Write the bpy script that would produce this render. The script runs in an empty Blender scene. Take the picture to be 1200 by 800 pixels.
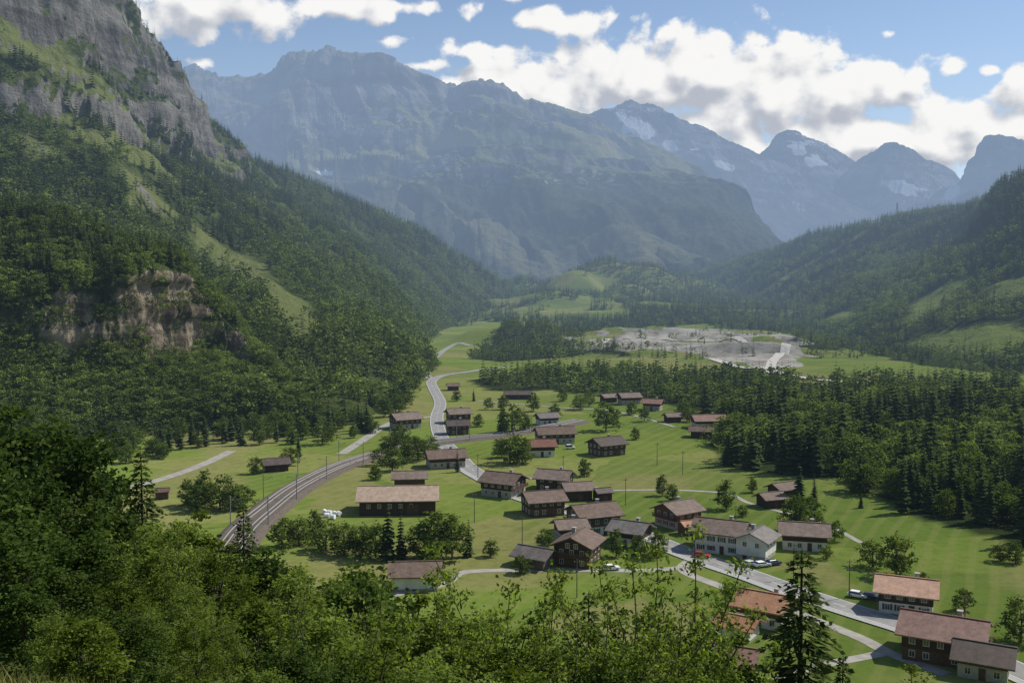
import bpy, math, random
import numpy as np
from mathutils import Vector, Matrix
random.seed(11)
RNG = np.random.default_rng(11)
C = bpy.context.scene.collection
F = 1167.0; CAMZ = 68.0; P = math.atan(70 / F); cp, sp = math.cos(P), math.sin(P)
CAM = np.array([0, 0, CAMZ])
SUN_AZ, SUN_EL = math.radians(68), math.radians(48)

# ------------------------------------------------------------------ noise
def _hash(ix, iy, iz):
    n = (ix * 374761393 + iy * 668265263 + iz * 1274126177) & 0xffffffff
    n = ((n ^ (n >> 13)) * 1274126177) & 0xffffffff
    n = n ^ (n >> 16)
    return (n & 0xffff) / 32767.5 - 1.0
def vnoise(x, y, z=None):
    x = np.asarray(x, float); y = np.asarray(y, float)
    z = np.zeros_like(x) if z is None else np.asarray(z, float)
    ix = np.floor(x).astype(np.int64); iy = np.floor(y).astype(np.int64); iz = np.floor(z).astype(np.int64)
    fx, fy, fz = x - ix, y - iy, z - iz
    fx = fx * fx * (3 - 2 * fx); fy = fy * fy * (3 - 2 * fy); fz = fz * fz * (3 - 2 * fz)
    def l(a, b, t): return a + (b - a) * t
    c = [[[_hash(ix + i, iy + j, iz + k) for k in (0, 1)] for j in (0, 1)] for i in (0, 1)]
    return l(l(l(c[0][0][0], c[1][0][0], fx), l(c[0][1][0], c[1][1][0], fx), fy),
             l(l(c[0][0][1], c[1][0][1], fx), l(c[0][1][1], c[1][1][1], fx), fy), fz)
def fbm(x, y, z=None, o=5, g=.5):
    s = 0; a = 1; t = 0; x = np.asarray(x, float); y = np.asarray(y, float)
    z = np.zeros_like(x) if z is None else z
    for i in range(o):
        s = s + a * vnoise(x * 2 ** i + 17.3 * i, y * 2 ** i - 9.1 * i, z * 2 ** i + 4.7 * i); t += a; a *= g
    return s / t
def ridged(x, y, z=None, o=5, g=.5):
    s = 0; a = 1; t = 0; x = np.asarray(x, float); y = np.asarray(y, float)
    z = np.zeros_like(x) if z is None else z
    for i in range(o):
        s = s + a * (1 - 2 * np.abs(vnoise(x * 2 ** i + 17.3 * i, y * 2 ** i - 9.1 * i, z * 2 ** i + 4.7 * i))); t += a; a *= g
    return s / t
def sstep(a, b, x):
    t = np.clip((np.asarray(x, float) - a) / (b - a), 0, 1); return t * t * (3 - 2 * t)

# ------------------------------------------------------------------ view geometry -> world positions
def ray(px, py):
    u = (px - 600) / F; v = (400 - py) / F
    return np.array([u, cp + sp * v, -sp + cp * v])
def at(px, py, d):
    r = ray(px, py); return CAM + r * (d / r[1])
def project(V):
    d = np.asarray(V, float) - CAM
    f = d[..., 1] * cp - d[..., 2] * sp; u = d[..., 1] * sp + d[..., 2] * cp
    f = np.where(np.abs(f) < 1e-3, 1e-3, f)
    return 600 + F * d[..., 0] / f, 400 - F * u / f
MOUNDS = [(232, 955, 46, 14, 6), (268, 1050, 42, 18, 8), (130, 1150, 60, 22, 8), (185, 1005, 34, 11, 5), (80, 985, 34, 13, 4), (308, 1005, 26, 18, 7), (160, 1250, 80, 20, 8), (215, 1110, 36, 16, 7), (0, 1150, 60, 70, 15)]
KNOLLS = [(70, 1960, 60, 90, 20), (130, 2150, 70, 100, 52), (205, 2240, 90, 100, 80), (300, 2220, 90, 110, 66), (235, 2040, 55, 70, 30), (390, 2300, 100, 120, 42), (30, 2260, 60, 110, 38), (150, 1800, 50, 60, 12)]
def gz(x, y):
    x = np.asarray(x, float); y = np.asarray(y, float)
    und = .9 * np.sin(x / 47 + 1.3) * np.cos(y / 61) + .7 * np.sin((x + y) / 83)
    q = x / (np.abs(y) + 10)
    k = .345 + .155 * sstep(-.25, -.1, q)
    hill = 66.3 - k * y + .6 * np.sin(x / 9) * np.sin(y / 13) + 1.3 * np.exp(-((x + 10.5) / 4.) ** 2 - ((y - 14) / 6) ** 2)
    s = 3.0
    z = und + s * np.logaddexp(0, (hill - und) / s)
    kn = 0
    for mx, my, rx, ry, h in KNOLLS: kn = kn + h ** 3 * np.exp(-3 * (((x - mx) / rx) ** 2 + ((y - my) / ry) ** 2))
    z = z + np.cbrt(kn) + 30 * sstep(1420, 2050, y) * sstep(-320, -120, x) * sstep(700, 430, x)
    if np.ndim(x):
        fm = sstep(1450, 1700, y) * sstep(2900, 2500, y)
        if np.any(fm > 0): z = z + fm * (9 * ridged(x / 110, y / 150, None, 5) + 4 * np.tanh(3 * vnoise(x / 140, y / 70)))
        qm = sstep(30, 70, x) * sstep(345, 310, x) * sstep(885, 930, y) * sstep(1320, 1260, y)
        if np.any(qm > 0): z = z + qm * (2.6 * ridged(x / 50, y / 50, None, 5) + 3.2 * np.tanh(4 * vnoise(x / 110, y / 22)))
    for mx, my, rx, ry, h in MOUNDS:
        z = z + h * np.exp(-((x - mx) / rx) ** 4 - ((y - my) / ry) ** 4)
    return z
def ground(px, py):
    r = ray(px, py); z = 0.
    for i in range(14):
        t = (z - CAMZ) / r[2]; p = CAM + r * t; z = .5 * z + .5 * float(gz(p[0], p[1]))
    p[2] = float(gz(p[0], p[1]))
    return p

# ------------------------------------------------------------------ node helpers
def N(nt, typ, ins=None, **at_):
    n = nt.nodes.new(typ)
    for k, v in at_.items(): setattr(n, k, v)
    for k, v in (ins or {}).items():
        if isinstance(v, bpy.types.NodeSocket): nt.links.new(v, n.inputs[k])
        else: n.inputs[k].default_value = v
    return n
def M(nt, op, a, b=0., clamp=False):
    return N(nt, 'ShaderNodeMath', {0: a, 1: b}, operation=op, use_clamp=clamp).outputs[0]
def MIX(nt, f, a, b):
    def c4(c): return c if isinstance(c, bpy.types.NodeSocket) else tuple(c) + (1,) if len(c) == 3 else c
    return N(nt, 'ShaderNodeMix', {0: f, 6: c4(a), 7: c4(b)}, data_type='RGBA').outputs[2]
def NOISE(nt, vec, scale, detail=4, rough=.55, dim='3D'):
    return N(nt, 'ShaderNodeTexNoise', {'Vector': vec, 'Scale': scale, 'Detail': detail, 'Roughness': rough}, noise_dimensions=dim).outputs[0]
def SS(nt, x, a, b):
    return N(nt, 'ShaderNodeMapRange', {0: x, 1: a, 2: b, 3: 0., 4: 1.}, interpolation_type='SMOOTHSTEP').outputs[0]
def VSC(nt, vec, s):
    return N(nt, 'ShaderNodeVectorMath', {0: vec, 1: s}, operation='MULTIPLY').outputs[0]

HZ = bpy.data.node_groups.new('painted_haze', 'ShaderNodeTree')  # distance haze painted into every material as blue emission, no real volume
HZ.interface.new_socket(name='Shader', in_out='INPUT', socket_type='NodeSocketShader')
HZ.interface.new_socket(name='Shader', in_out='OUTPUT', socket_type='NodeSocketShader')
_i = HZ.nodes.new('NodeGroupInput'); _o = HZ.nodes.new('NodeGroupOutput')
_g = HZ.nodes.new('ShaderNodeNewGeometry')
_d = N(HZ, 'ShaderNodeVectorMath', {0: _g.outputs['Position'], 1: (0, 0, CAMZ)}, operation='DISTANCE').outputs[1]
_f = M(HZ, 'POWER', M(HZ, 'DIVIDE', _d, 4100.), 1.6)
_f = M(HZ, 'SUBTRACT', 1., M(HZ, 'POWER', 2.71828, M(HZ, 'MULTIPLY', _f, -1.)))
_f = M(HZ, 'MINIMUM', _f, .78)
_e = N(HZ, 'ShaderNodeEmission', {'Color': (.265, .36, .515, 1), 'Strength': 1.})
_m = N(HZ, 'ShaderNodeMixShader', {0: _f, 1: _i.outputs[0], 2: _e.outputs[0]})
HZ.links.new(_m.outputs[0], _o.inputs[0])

def newmat(name):
    m = bpy.data.materials.new(name); m.use_nodes = True; m.node_tree.nodes.clear()
    m.cycles.emission_sampling = 'NONE'
    return m, m.node_tree
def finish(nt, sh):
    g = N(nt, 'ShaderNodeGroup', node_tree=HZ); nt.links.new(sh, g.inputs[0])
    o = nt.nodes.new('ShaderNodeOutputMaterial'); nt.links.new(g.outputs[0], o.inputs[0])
def BSDF(nt, col, rough=.8, spec=.3, normal=None, metal=0.):
    if not isinstance(col, bpy.types.NodeSocket): col = tuple(col) + (1,)
    if spec <= .12:
        ins = {'Color': col, 'Roughness': .5}
        if normal is not None: ins['Normal'] = normal
        return N(nt, 'ShaderNodeBsdfDiffuse', ins).outputs[0]
    ins = {'Base Color': col, 'Roughness': rough, 'Specular IOR Level': spec, 'Metallic': metal}
    if normal is not None: ins['Normal'] = normal
    return N(nt, 'ShaderNodeBsdfPrincipled', ins).outputs[0]
def BUMP(nt, h, strength, dist):
    return N(nt, 'ShaderNodeBump', {'Height': h, 'Strength': strength, 'Distance': dist}).outputs[0]
def pmat(name, c1, c2, scale=1., rough=.8, bump=0., stretch=(1, 1, 1), detail=5, obj=True, spec=.3, metal=0.):
    m, nt = newmat(name)
    vec = N(nt, 'ShaderNodeTexCoord').outputs['Object'] if obj else N(nt, 'ShaderNodeNewGeometry').outputs['Position']
    n = NOISE(nt, VSC(nt, vec, stretch), scale, detail)
    col = MIX(nt, SS(nt, n, .3, .7), c1, c2)
    finish(nt, BSDF(nt, col, rough, spec, BUMP(nt, n, .6, bump) if bump else None, metal)); return m
def roofmat(name, c1, c2):
    m, nt = newmat(name)
    vec = N(nt, 'ShaderNodeTexCoord').outputs['Object']
    br = N(nt, 'ShaderNodeTexBrick', {'Vector': vec, 'Color1': (1, 1, 1, 1), 'Color2': (.62, .62, .62, 1), 'Mortar': (.3, .3, .3, 1), 'Scale': 1., 'Mortar Size': .03, 'Brick Width': .5, 'Row Height': .38})
    n = NOISE(nt, vec, .7, 6); n2 = NOISE(nt, VSC(nt, vec, (3, .5, 1)), 1.3, 4)
    col = MIX(nt, SS(nt, n, .3, .7), c1, c2)
    col = MIX(nt, M(nt, 'MULTIPLY', SS(nt, n2, .5, .75), .35), col, tuple(v * .45 for v in c1))
    r = N(nt, 'ShaderNodeObjectInfo').outputs['Random']
    col = N(nt, 'ShaderNodeHueSaturation', {'Value': N(nt, 'ShaderNodeMapRange', {0: r, 3: .78, 4: 1.22}).outputs[0], 'Saturation': N(nt, 'ShaderNodeMapRange', {0: r, 3: 1.15, 4: .8}).outputs[0], 'Color': col}).outputs[0]
    col = N(nt, 'ShaderNodeMix', {0: .5, 6: col, 7: br.outputs[0]}, data_type='RGBA', blend_type='MULTIPLY').outputs[2]
    finish(nt, BSDF(nt, col, .7, .35)); return m
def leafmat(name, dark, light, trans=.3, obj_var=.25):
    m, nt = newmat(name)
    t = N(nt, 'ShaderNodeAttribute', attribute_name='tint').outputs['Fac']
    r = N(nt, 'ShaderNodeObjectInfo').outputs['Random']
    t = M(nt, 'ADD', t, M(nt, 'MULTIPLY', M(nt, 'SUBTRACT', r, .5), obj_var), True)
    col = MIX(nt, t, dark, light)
    a = N(nt, 'ShaderNodeBsdfDiffuse', {'Color': col}).outputs[0]
    tc = N(nt, 'ShaderNodeMix', {0: 1., 6: col, 7: (1.5, 1.6, .6, 1)}, data_type='RGBA', blend_type='MULTIPLY').outputs[2]
    b = N(nt, 'ShaderNodeBsdfTranslucent', {'Color': tc}).outputs[0]
    finish(nt, N(nt, 'ShaderNodeMixShader', {0: trans, 1: a, 2: b}).outputs[0]); return m

def terrain_mat(name, g1, g2, floor, rock1, rock2, meadow, snow=(.8, .82, .85), scale=1., bump=9., bstr=1.):
    m, nt = newmat(name)
    pos = N(nt, 'ShaderNodeNewGeometry').outputs['Position']
    mk = N(nt, 'ShaderNodeAttribute', attribute_name='mask').outputs['Color']
    sep = N(nt, 'ShaderNodeSeparateColor', {0: mk})
    R_, G_, B_ = sep.outputs
    n1 = NOISE(nt, pos, .012 * scale, 7, .62)
    n2 = NOISE(nt, pos, .09 * scale, 5, .65)
    nst = NOISE(nt, VSC(nt, pos, (1, 1, .40)), .045 * scale, 8, .70)
    nla = NOISE(nt, VSC(nt, pos, (.10, .10, 1.0)), .035 * scale, 6, .65)
    col = MIX(nt, SS(nt, n1, .35, .65), g1, g2)
    col = MIX(nt, M(nt, 'MULTIPLY', SS(nt, n2, .45, .6), .75), col, floor)
    mf = SS(nt, M(nt, 'ADD', G_, M(nt, 'MULTIPLY', M(nt, 'SUBTRACT', n2, .5), 1.0)), .3, .7)
    col = MIX(nt, mf, col, meadow)
    rk = MIX(nt, SS(nt, M(nt, 'ADD', M(nt, 'MULTIPLY', nst, .5), M(nt, 'MULTIPLY', nla, .5)), .40, .60), rock1, rock2)
    rf = SS(nt, M(nt, 'ADD', R_, M(nt, 'MULTIPLY', M(nt, 'SUBTRACT', M(nt, 'ADD', M(nt, 'MULTIPLY', nst, .6), M(nt, 'MULTIPLY', nla, .4)), .5), 1.8)), .40, .60)
    col = MIX(nt, rf, col, rk)
    sf = SS(nt, M(nt, 'ADD', B_, M(nt, 'MULTIPLY', M(nt, 'SUBTRACT', nst, .5), 1.5)), .44, .54)
    col = MIX(nt, sf, col, snow)
    h = M(nt, 'ADD', M(nt, 'MULTIPLY', nst, 1.2), M(nt, 'ADD', M(nt, 'MULTIPLY', n2, .5), M(nt, 'MULTIPLY', nla, .7)))
    finish(nt, BSDF(nt, col, .95, .1, BUMP(nt, h, bstr, bump / scale))); return m

# ------------------------------------------------------------------ mesh helpers
def mk_mesh(name, V, Fq, mats=(), tint=None, smooth=False, midx=None, mask=None):
    V = np.asarray(V, np.float32); Fq = np.asarray(Fq, np.int32); k = Fq.shape[1]
    me = bpy.data.meshes.new(name)
    me.vertices.add(len(V)); me.vertices.foreach_set('co', V.ravel())
    me.loops.add(Fq.size); me.loops.foreach_set('vertex_index', Fq.ravel())
    me.polygons.add(len(Fq)); me.polygons.foreach_set('loop_start', np.arange(0, Fq.size, k, dtype=np.int32))
    for m in mats: me.materials.append(m)
    if midx is not None: me.polygons.foreach_set('material_index', np.asarray(midx, np.int32))
    me.polygons.foreach_set('use_smooth', np.full(len(Fq), smooth))
    if tint is not None:
        a = me.attributes.new('tint', 'FLOAT', 'POINT'); a.data.foreach_set('value', np.asarray(tint, np.float32))
    if mask is not None:
        a = me.attributes.new('mask', 'FLOAT_COLOR', 'POINT')
        c = np.ones((len(V), 4), np.float32); c[:, :3] = mask; a.data.foreach_set('color', c.ravel())
    me.update(calc_edges=True)
    return me
def link(name, data, parent=None, loc=None, rot=0, scale=None, **props):
    o = bpy.data.objects.new(name, data); C.objects.link(o)
    if parent is not None: o.parent = parent
    if loc is not None: o.location = [float(v) for v in loc]
    if rot: o.rotation_euler = (0, 0, rot)
    if scale is not None: o.scale = scale if hasattr(scale, '__len__') else (scale,) * 3
    for k, v in props.items():
        if v is not None: o[k] = v
    return o
class MB:
    def __init__(s): s.V = []; s.F = []
    def add(s, v, f):
        b = len(s.V); s.V += [tuple(map(float, p)) for p in v]; s.F += [tuple(b + i for i in q) for q in f]
    def box(s, c, d, rz=0.):
        x, y, z = [k / 2 for k in d]; ca, sa = math.cos(rz), math.sin(rz)
        pts = [(a * x, b * y, e * z) for e in (-1, 1) for a, b in ((-1, -1), (1, -1), (1, 1), (-1, 1))]
        s.add([(c[0] + p[0] * ca - p[1] * sa, c[1] + p[0] * sa + p[1] * ca, c[2] + p[2]) for p in pts],
              [(3, 2, 1, 0), (4, 5, 6, 7), (0, 1, 5, 4), (1, 2, 6, 5), (2, 3, 7, 6), (3, 0, 4, 7)])
    def prismx(s, prof, x0, x1):
        n = len(prof)
        s.add([(x0, y, z) for y, z in prof] + [(x1, y, z) for y, z in prof],
              [tuple(range(n - 1, -1, -1)), tuple(range(n, 2 * n))] + [(i, (i + 1) % n, n + (i + 1) % n, n + i) for i in range(n)])
    def tube(s, p0, p1, r0, r1=None, n=6):
        r1 = r0 if r1 is None else r1
        p0 = Vector(p0); p1 = Vector(p1); a = (p1 - p0).normalized(); u = a.orthogonal().normalized(); w = a.cross(u)
        vs = []
        for p, r in ((p0, r0), (p1, r1)):
            for i in range(n):
                t = 2 * math.pi * i / n; vs.append(p + (u * math.cos(t) + w * math.sin(t)) * r)
        s.add(vs, [(i, (i + 1) % n, n + (i + 1) % n, n + i) for i in range(n)] + [tuple(range(n - 1, -1, -1)), tuple(range(n, 2 * n))])
    def mesh(s, name, mat, smooth=False):
        me = bpy.data.meshes.new(name); me.from_pydata(s.V, [], s.F); me.materials.append(mat)
        if smooth: me.polygons.foreach_set('use_smooth', [True] * len(me.polygons))
        me.update(); return me
    def obj(s, name, mat, parent=None, **k): return link(name, s.mesh(name, mat), parent, **k)

# ------------------------------------------------------------------ materials
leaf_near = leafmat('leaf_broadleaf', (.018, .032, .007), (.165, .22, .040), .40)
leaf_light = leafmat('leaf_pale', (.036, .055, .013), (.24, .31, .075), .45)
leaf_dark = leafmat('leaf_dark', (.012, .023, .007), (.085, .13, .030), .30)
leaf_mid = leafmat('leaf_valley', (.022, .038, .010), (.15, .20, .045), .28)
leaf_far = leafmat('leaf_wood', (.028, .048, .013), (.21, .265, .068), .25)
con_near = leafmat('needle_spruce', (.016, .030, .011), (.11, .145, .044), .25)
con_far = leafmat('needle_wood', (.013, .026, .011), (.085, .115, .040), .2)
bark = pmat('bark', (.05, .04, .03), (.10, .085, .065), 6, .95, .02, (1, 1, .25))
grassblade = leafmat('grass_blade', (.08, .085, .026), (.30, .27, .12), .3)
asphalt = pmat('asphalt', (.20, .195, .185), (.27, .265, .25), .35, .9, 0, obj=False)
lane_m = pmat('lane_gravel', (.24, .23, .20), (.34, .32, .28), .4, .95, 0, obj=False)
track_m = pmat('haul_gravel', (.38, .36, .32), (.48, .455, .41), .4, .95, 0, obj=False)
paint = pmat('road_paint', (.62, .62, .60), (.75, .75, .73), 3, .7, obj=False)
ballast = pmat('ballast', (.075, .060, .047), (.135, .112, .090), 1.6, .95, 0, obj=False)
steel = pmat('rail_steel', (.34, .32, .30), (.46, .44, .42), 4, .5)
sleeper_m = pmat('sleeper', (.10, .09, .08), (.16, .145, .13), 3, .9, obj=False)
kerb_m = pmat('kerb_stone', (.30, .30, .29), (.38, .38, .36), 2, .9, obj=False)
mast_m = pmat('mast_steel', (.16, .17, .17), (.22, .23, .22), 2, .6)
wood_pole = pmat('pole_wood', (.10, .08, .06), (.16, .13, .10), 4, .9, stretch=(1, 1, .1))
W_DARK = pmat('timber_dark', (.034, .021, .014), (.075, .046, .029), 2.2, .85, .01, (1, 1, 5))
W_MID = pmat('timber_brown', (.075, .042, .023), (.125, .075, .042), 2.2, .85, .01, (1, 1, 5))
W_GREY = pmat('timber_grey', (.10, .085, .07), (.16, .14, .12), 2.2, .9, .01, (1, 1, 5))
W_WHITE = pmat('plaster_white', (.55, .535, .50), (.70, .69, .66), .8, .9)
W_CREAM = pmat('plaster_cream', (.33, .295, .24), (.43, .39, .33), .8, .9)
CONC = pmat('concrete', (.28, .27, .25), (.38, .37, .35), 1.2, .9)
R_BROWN = roofmat('roof_brown', (.135, .088, .064), (.20, .142, .108))
R_GREY = roofmat('roof_grey', (.12, .10, .09), (.185, .162, .145))
R_ORANGE = roofmat('roof_orange', (.38, .19, .105), (.48, .27, .16))
R_RUST = roofmat('roof_rust', (.17, .08, .055), (.24, .122, .086))
R_DARK = roofmat('roof_dark', (.078, .056, .045), (.12, .09, .074))
R_TAN = roofmat('roof_tan', (.30, .20, .125), (.39, .28, .19))
frame_w = pmat('window_frame', (.5, .48, .44), (.6, .58, .54), 3, .6)
glass_m = pmat('window_glass', (.02, .025, .03), (.05, .06, .07), 1, .08, spec=.7)
shut_g = pmat('shutter_green', (.03, .07, .04), (.05, .10, .06), 3, .7)
shut_r = pmat('shutter_red', (.20, .035, .025), (.27, .06, .04), 3, .7)
door_m = pmat('door_wood', (.06, .035, .02), (.10, .06, .035), 3, .7, stretch=(4, 4, 1))
tyre_m = pmat('tyre', (.015, .015, .015), (.03, .03, .03), 3, .9)
rim_m = pmat('rim', (.4, .4, .42), (.5, .5, .52), 3, .35, metal=.8)
lamp_m = pmat('lamp_glass', (.7, .7, .68), (.8, .8, .78), 3, .2)
bale_m = pmat('bale_wrap', (.74, .75, .74), (.84, .85, .85), 2, .35)

# ------------------------------------------------------------------ lofted terrain
def cr(Pn, n):
    Pn = np.asarray(Pn, float); k = len(Pn); t = np.linspace(0, k - 1, n); i = np.clip(t.astype(int), 0, k - 2)
    f = (t - i).reshape((-1,) + (1,) * (Pn.ndim - 1))
    p0 = Pn[np.clip(i - 1, 0, k - 1)]; p1 = Pn[i]; p2 = Pn[i + 1]; p3 = Pn[np.clip(i + 2, 0, k - 1)]
    return .5 * (2 * p1 + (p2 - p0) * f + (2 * p0 - 5 * p1 + 4 * p2 - p3) * f * f + (3 * p1 - p0 - 3 * p2 + p3) * f ** 3)
def lin(Pn, n):
    k = len(Pn); t = np.linspace(0, k - 1, n); i = np.clip(t.astype(int), 0, k - 2)
    f = (t - i).reshape((-1,) + (1,) * (Pn.ndim - 1)); return Pn[i] * (1 - f) + Pn[i + 1] * f
def loft(cols, nt, ns, back=(500, 250), drop=25, toe=.02, blend=.5, kb=1.):
    K = []
    for c in cols:
        pts = [at(*p) for p in c]
        f0 = pts[0].copy(); f0[1] *= 1 - toe; f0[0] *= 1 - toe; f0[2] = min(-drop, f0[2] - drop)
        b0 = pts[-1].copy(); s = b0[:2] / np.linalg.norm(b0[:2]); b0[:2] += s * back[0]; b0[2] -= back[1]
        K.append([f0] + pts + [b0])
    K = np.array(K); A = kb * cr(K, nt) + (1 - kb) * lin(K, nt)
    A = np.swapaxes(A, 0, 1); G = blend * cr(A, ns) + (1 - blend) * lin(A, ns)
    return np.swapaxes(G, 0, 1), K.shape[1]
def normals(G):
    n = np.cross(np.gradient(G, axis=0), np.gradient(G, axis=1)); n /= np.linalg.norm(n, axis=2, keepdims=True) + 1e-9
    return n * np.where(n[..., 2:3] < 0, -1, 1)
def grid_faces(nt, ns):
    i = np.arange(nt * ns).reshape(nt, ns)
    return np.stack([i[:-1, :-1], i[1:, :-1], i[1:, 1:], i[:-1, 1:]], -1).reshape(-1, 4)
def loft_obj(name, label, cat, G, mask, mat):
    nt, ns, _ = G.shape
    me = mk_mesh(name, G.reshape(-1, 3), grid_faces(nt, ns), [mat], smooth=True, mask=mask.reshape(-1, 3))
    return link(name, me, label=label, category=cat, kind='structure')
def polydist(px, py, poly):
    d = np.full(px.shape, 1e9)
    for (x0, y0), (x1, y1) in zip(poly[:-1], poly[1:]):
        dx, dy = x1 - x0, y1 - y0; t = np.clip(((px - x0) * dx + (py - y0) * dy) / (dx * dx + dy * dy), 0, 1)
        d = np.minimum(d, np.hypot(px - x0 - t * dx, py - y0 - t * dy))
    return d
def ell(px, py, cx, cy, rx, ry, ang=0):
    a = math.radians(ang); dx, dy = px - cx, py - cy
    u = dx * math.cos(a) + dy * math.sin(a); v = -dx * math.sin(a) + dy * math.cos(a)
    return np.clip(1.3 - np.hypot(u / rx, v / ry), 0, 1)
def inpoly(x, y, poly):
    r = np.zeros(np.shape(x), bool); n = len(poly)
    for i in range(n):
        x0, y0 = poly[i]; x1, y1 = poly[(i + 1) % n]
        c = ((y0 > y) != (y1 > y)) & (x < (x1 - x0) * (y - y0) / (y1 - y0 + 1e-12) + x0); r ^= c
    return r

# --- left mountain
LC = [[(-400, 560, 345), (-400, 300, 600), (-400, 100, 850), (-400, -250, 1000)],
      [(0, 500, 450), (0, 250, 750), (0, 80, 950), (-20, -200, 1080)],
      [(150, 500, 467), (130, 270, 800), (105, 90, 1050), (80, -115, 1140)],
      [(280, 500, 467), (215, 300, 850), (178, 158, 1160), (142, -20, 1240)],
      [(340, 495, 480), (270, 300, 950), (214, 178, 1240), (192, 42, 1295)],
      [(410, 490, 496), (320, 310, 1000), (242, 206, 1320), (220, 84, 1360)],
      [(480, 465, 588), (370, 320, 1100), (290, 228, 1400), (230, 142, 1455)],
      [(490, 450, 690), (400, 325, 1180), (322, 236, 1480), (262, 166, 1570)],
      [(500, 430, 794), (430, 330, 1250), (352, 245, 1560), (300, 188, 1700)],
      [(500, 400, 1134), (470, 340, 1500), (430, 282, 1700), (398, 232, 1880)],
      [(530, 382, 1526), (515, 345, 1700), (490, 302, 1850), (470, 260, 1950)],
      [(575, 374, 1804), (560, 350, 1900), (545, 322, 2000), (530, 296, 2050)],
      [(610, 370, 1984), (600, 360, 2030), (590, 347, 2070), (580, 324, 2100)],
      [(632, 367, 2145), (629, 366, 2150), (628, 365, 2160), (626, 362, 2170)]]
GL, _ = loft(LC, 540, 280, (350, 120), blend=.35, kb=.7)
nL = normals(GL)
px, py = project(GL); sL = np.linspace(0, 1, 280)[None, :] + np.zeros((540, 1)); tL = np.linspace(0, 1, 540)[:, None] + np.zeros((1, 280))
amp = np.clip(sL * 1.6, 0, 1) * (1 - .75 * sstep(.55, .9, tL)) * (1 - .6 * np.exp(-((sL - .8) / .08) ** 2))
dsp = (ridged(GL[..., 0] / 140, GL[..., 1] / 140, GL[..., 2] / 200, 5, .5)) * 24 * amp + fbm(GL[..., 0] / 30, GL[..., 1] / 30, GL[..., 2] / 45, 4) * 6 * amp
cliffz = sstep(165, 230, GL[..., 2]) * (1 - sstep(.47, .56, tL))
warp = fbm(GL[..., 0] / 80, GL[..., 1] / 80, GL[..., 2] / 80, 3) * 22
lay = vnoise((GL[..., 2] + warp) / 30, GL[..., 0] / 150, GL[..., 1] / 150)
lay2 = np.tanh(lay * 4)
dsp = dsp + cliffz * (lay2 * 8 + lay * 4 + ridged(tL * 46, sL * 5, None, 5, .55) * 9 + fbm(tL * 120, sL * 40, None, 3) * 4 - 4)
GL = GL + nL * dsp[..., None]
nL = normals(GL); px, py = project(GL)
brk = .5 + .5 * fbm(GL[..., 0] / 55, GL[..., 1] / 55, GL[..., 2] / 30, 4) * 2
rockL = sstep(.62, .35, nL[..., 2]) * (.2 + .55 * sstep(120, 230, GL[..., 2]))
rockL = np.maximum(rockL, ell(px, py, 202, 105, 42, 86, -14) * (.52 + .4 * brk))
rockL = np.maximum(rockL, ell(px, py, 212, 190, 60, 24, 30) * (.32 + .4 * brk))
rockL = np.maximum(rockL, ell(px, py, 120, 65, 70, 30, 40) * (.18 + .4 * brk))
rockL = np.maximum(rockL, ell(px, py, 60, 150, 60, 18, 30) * (.15 + .45 * brk))
rockL = np.maximum(rockL, ell(px, py, 40, 35, 70, 26, 20) * (.15 + .45 * brk))
rockL = rockL * (.38 + .62 * sstep(.85, .5, nL[..., 2]))
rockL = np.maximum(rockL, .5 * np.clip(1.2 - polydist(px, py, [(150, 200), (175, 235), (215, 275)]) / 9, 0, 1))
rockL = np.maximum(rockL, .45 * np.clip(1.2 - polydist(px, py, [(20, 140), (60, 190), (110, 230)]) / 8, 0, 1))
wig = fbm(GL[..., 0] / 60, GL[..., 1] / 60, GL[..., 2] / 60, 4) * 26
medL = np.clip(1.2 - (polydist(px, py, [(60, 125), (130, 178), (165, 225), (225, 262), (262, 305), (330, 340), (360, 385)]) + wig) / 20, 0, 1) * .85
medL = np.maximum(medL, .85 * sstep(.0, .4, fbm(GL[..., 0] / 70, GL[..., 1] / 70, GL[..., 2] / 70, 4)) * sstep(90, 210, GL[..., 2]) * (1 - sstep(.5, .65, tL)))
medL = np.maximum(medL, ell(px, py, 40, 175, 60, 16, 25) * .8)
T_LEFT = terrain_mat('slope_left', (.06, .085, .025), (.115, .14, .042), (.028, .043, .014), (.08, .075, .066), (.255, .24, .215), (.175, .20, .068))
loft_obj('mountain', 'steep forested mountainside with grey cliffs rising on the left of the valley', 'mountain', GL, np.stack([rockL, medL, np.zeros_like(rockL)], -1), T_LEFT)

# --- rocky knob in front of the left mountain
KC = [[(-260, 520, 400), (-260, 420, 430), (-260, 300, 445), (-260, 232, 540)],
      [(-60, 520, 405), (-50, 425, 440), (-40, 335, 448), (-30, 240, 545)],
      [(0, 517, 410), (5, 430, 448), (10, 350, 454), (5, 248, 545)],
      [(40, 514, 415), (48, 425, 452), (53, 345, 458), (45, 252, 545)],
      [(80, 510, 425), (90, 428, 462), (96, 335, 468), (85, 264, 545)],
      [(110, 505, 435), (118, 410, 466), (122, 350, 471), (112, 280, 540)],
      [(138, 498, 440), (146, 418, 468), (148, 320, 473), (140, 290, 535)],
      [(180, 490, 452), (184, 412, 487), (182, 314, 492), (175, 298, 540)],
      [(218, 485, 460), (217, 416, 505), (213, 322, 510), (204, 308, 550)],
      [(248, 482, 468), (246, 420, 520), (240, 360, 524), (230, 340, 560)],
      [(275, 480, 474), (270, 432, 524), (262, 376, 528), (252, 358, 560)],
      [(315, 480, 478), (305, 449, 522), (299, 420, 527), (292, 410, 555)],
      [(355, 484, 480), (348, 472, 500), (344, 464, 510), (340, 458, 535)]]
GK, _ = loft(KC, 420, 260, (160, 25), blend=.15, kb=.3)
nK = normals(GK); px, py = project(GK)
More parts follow.
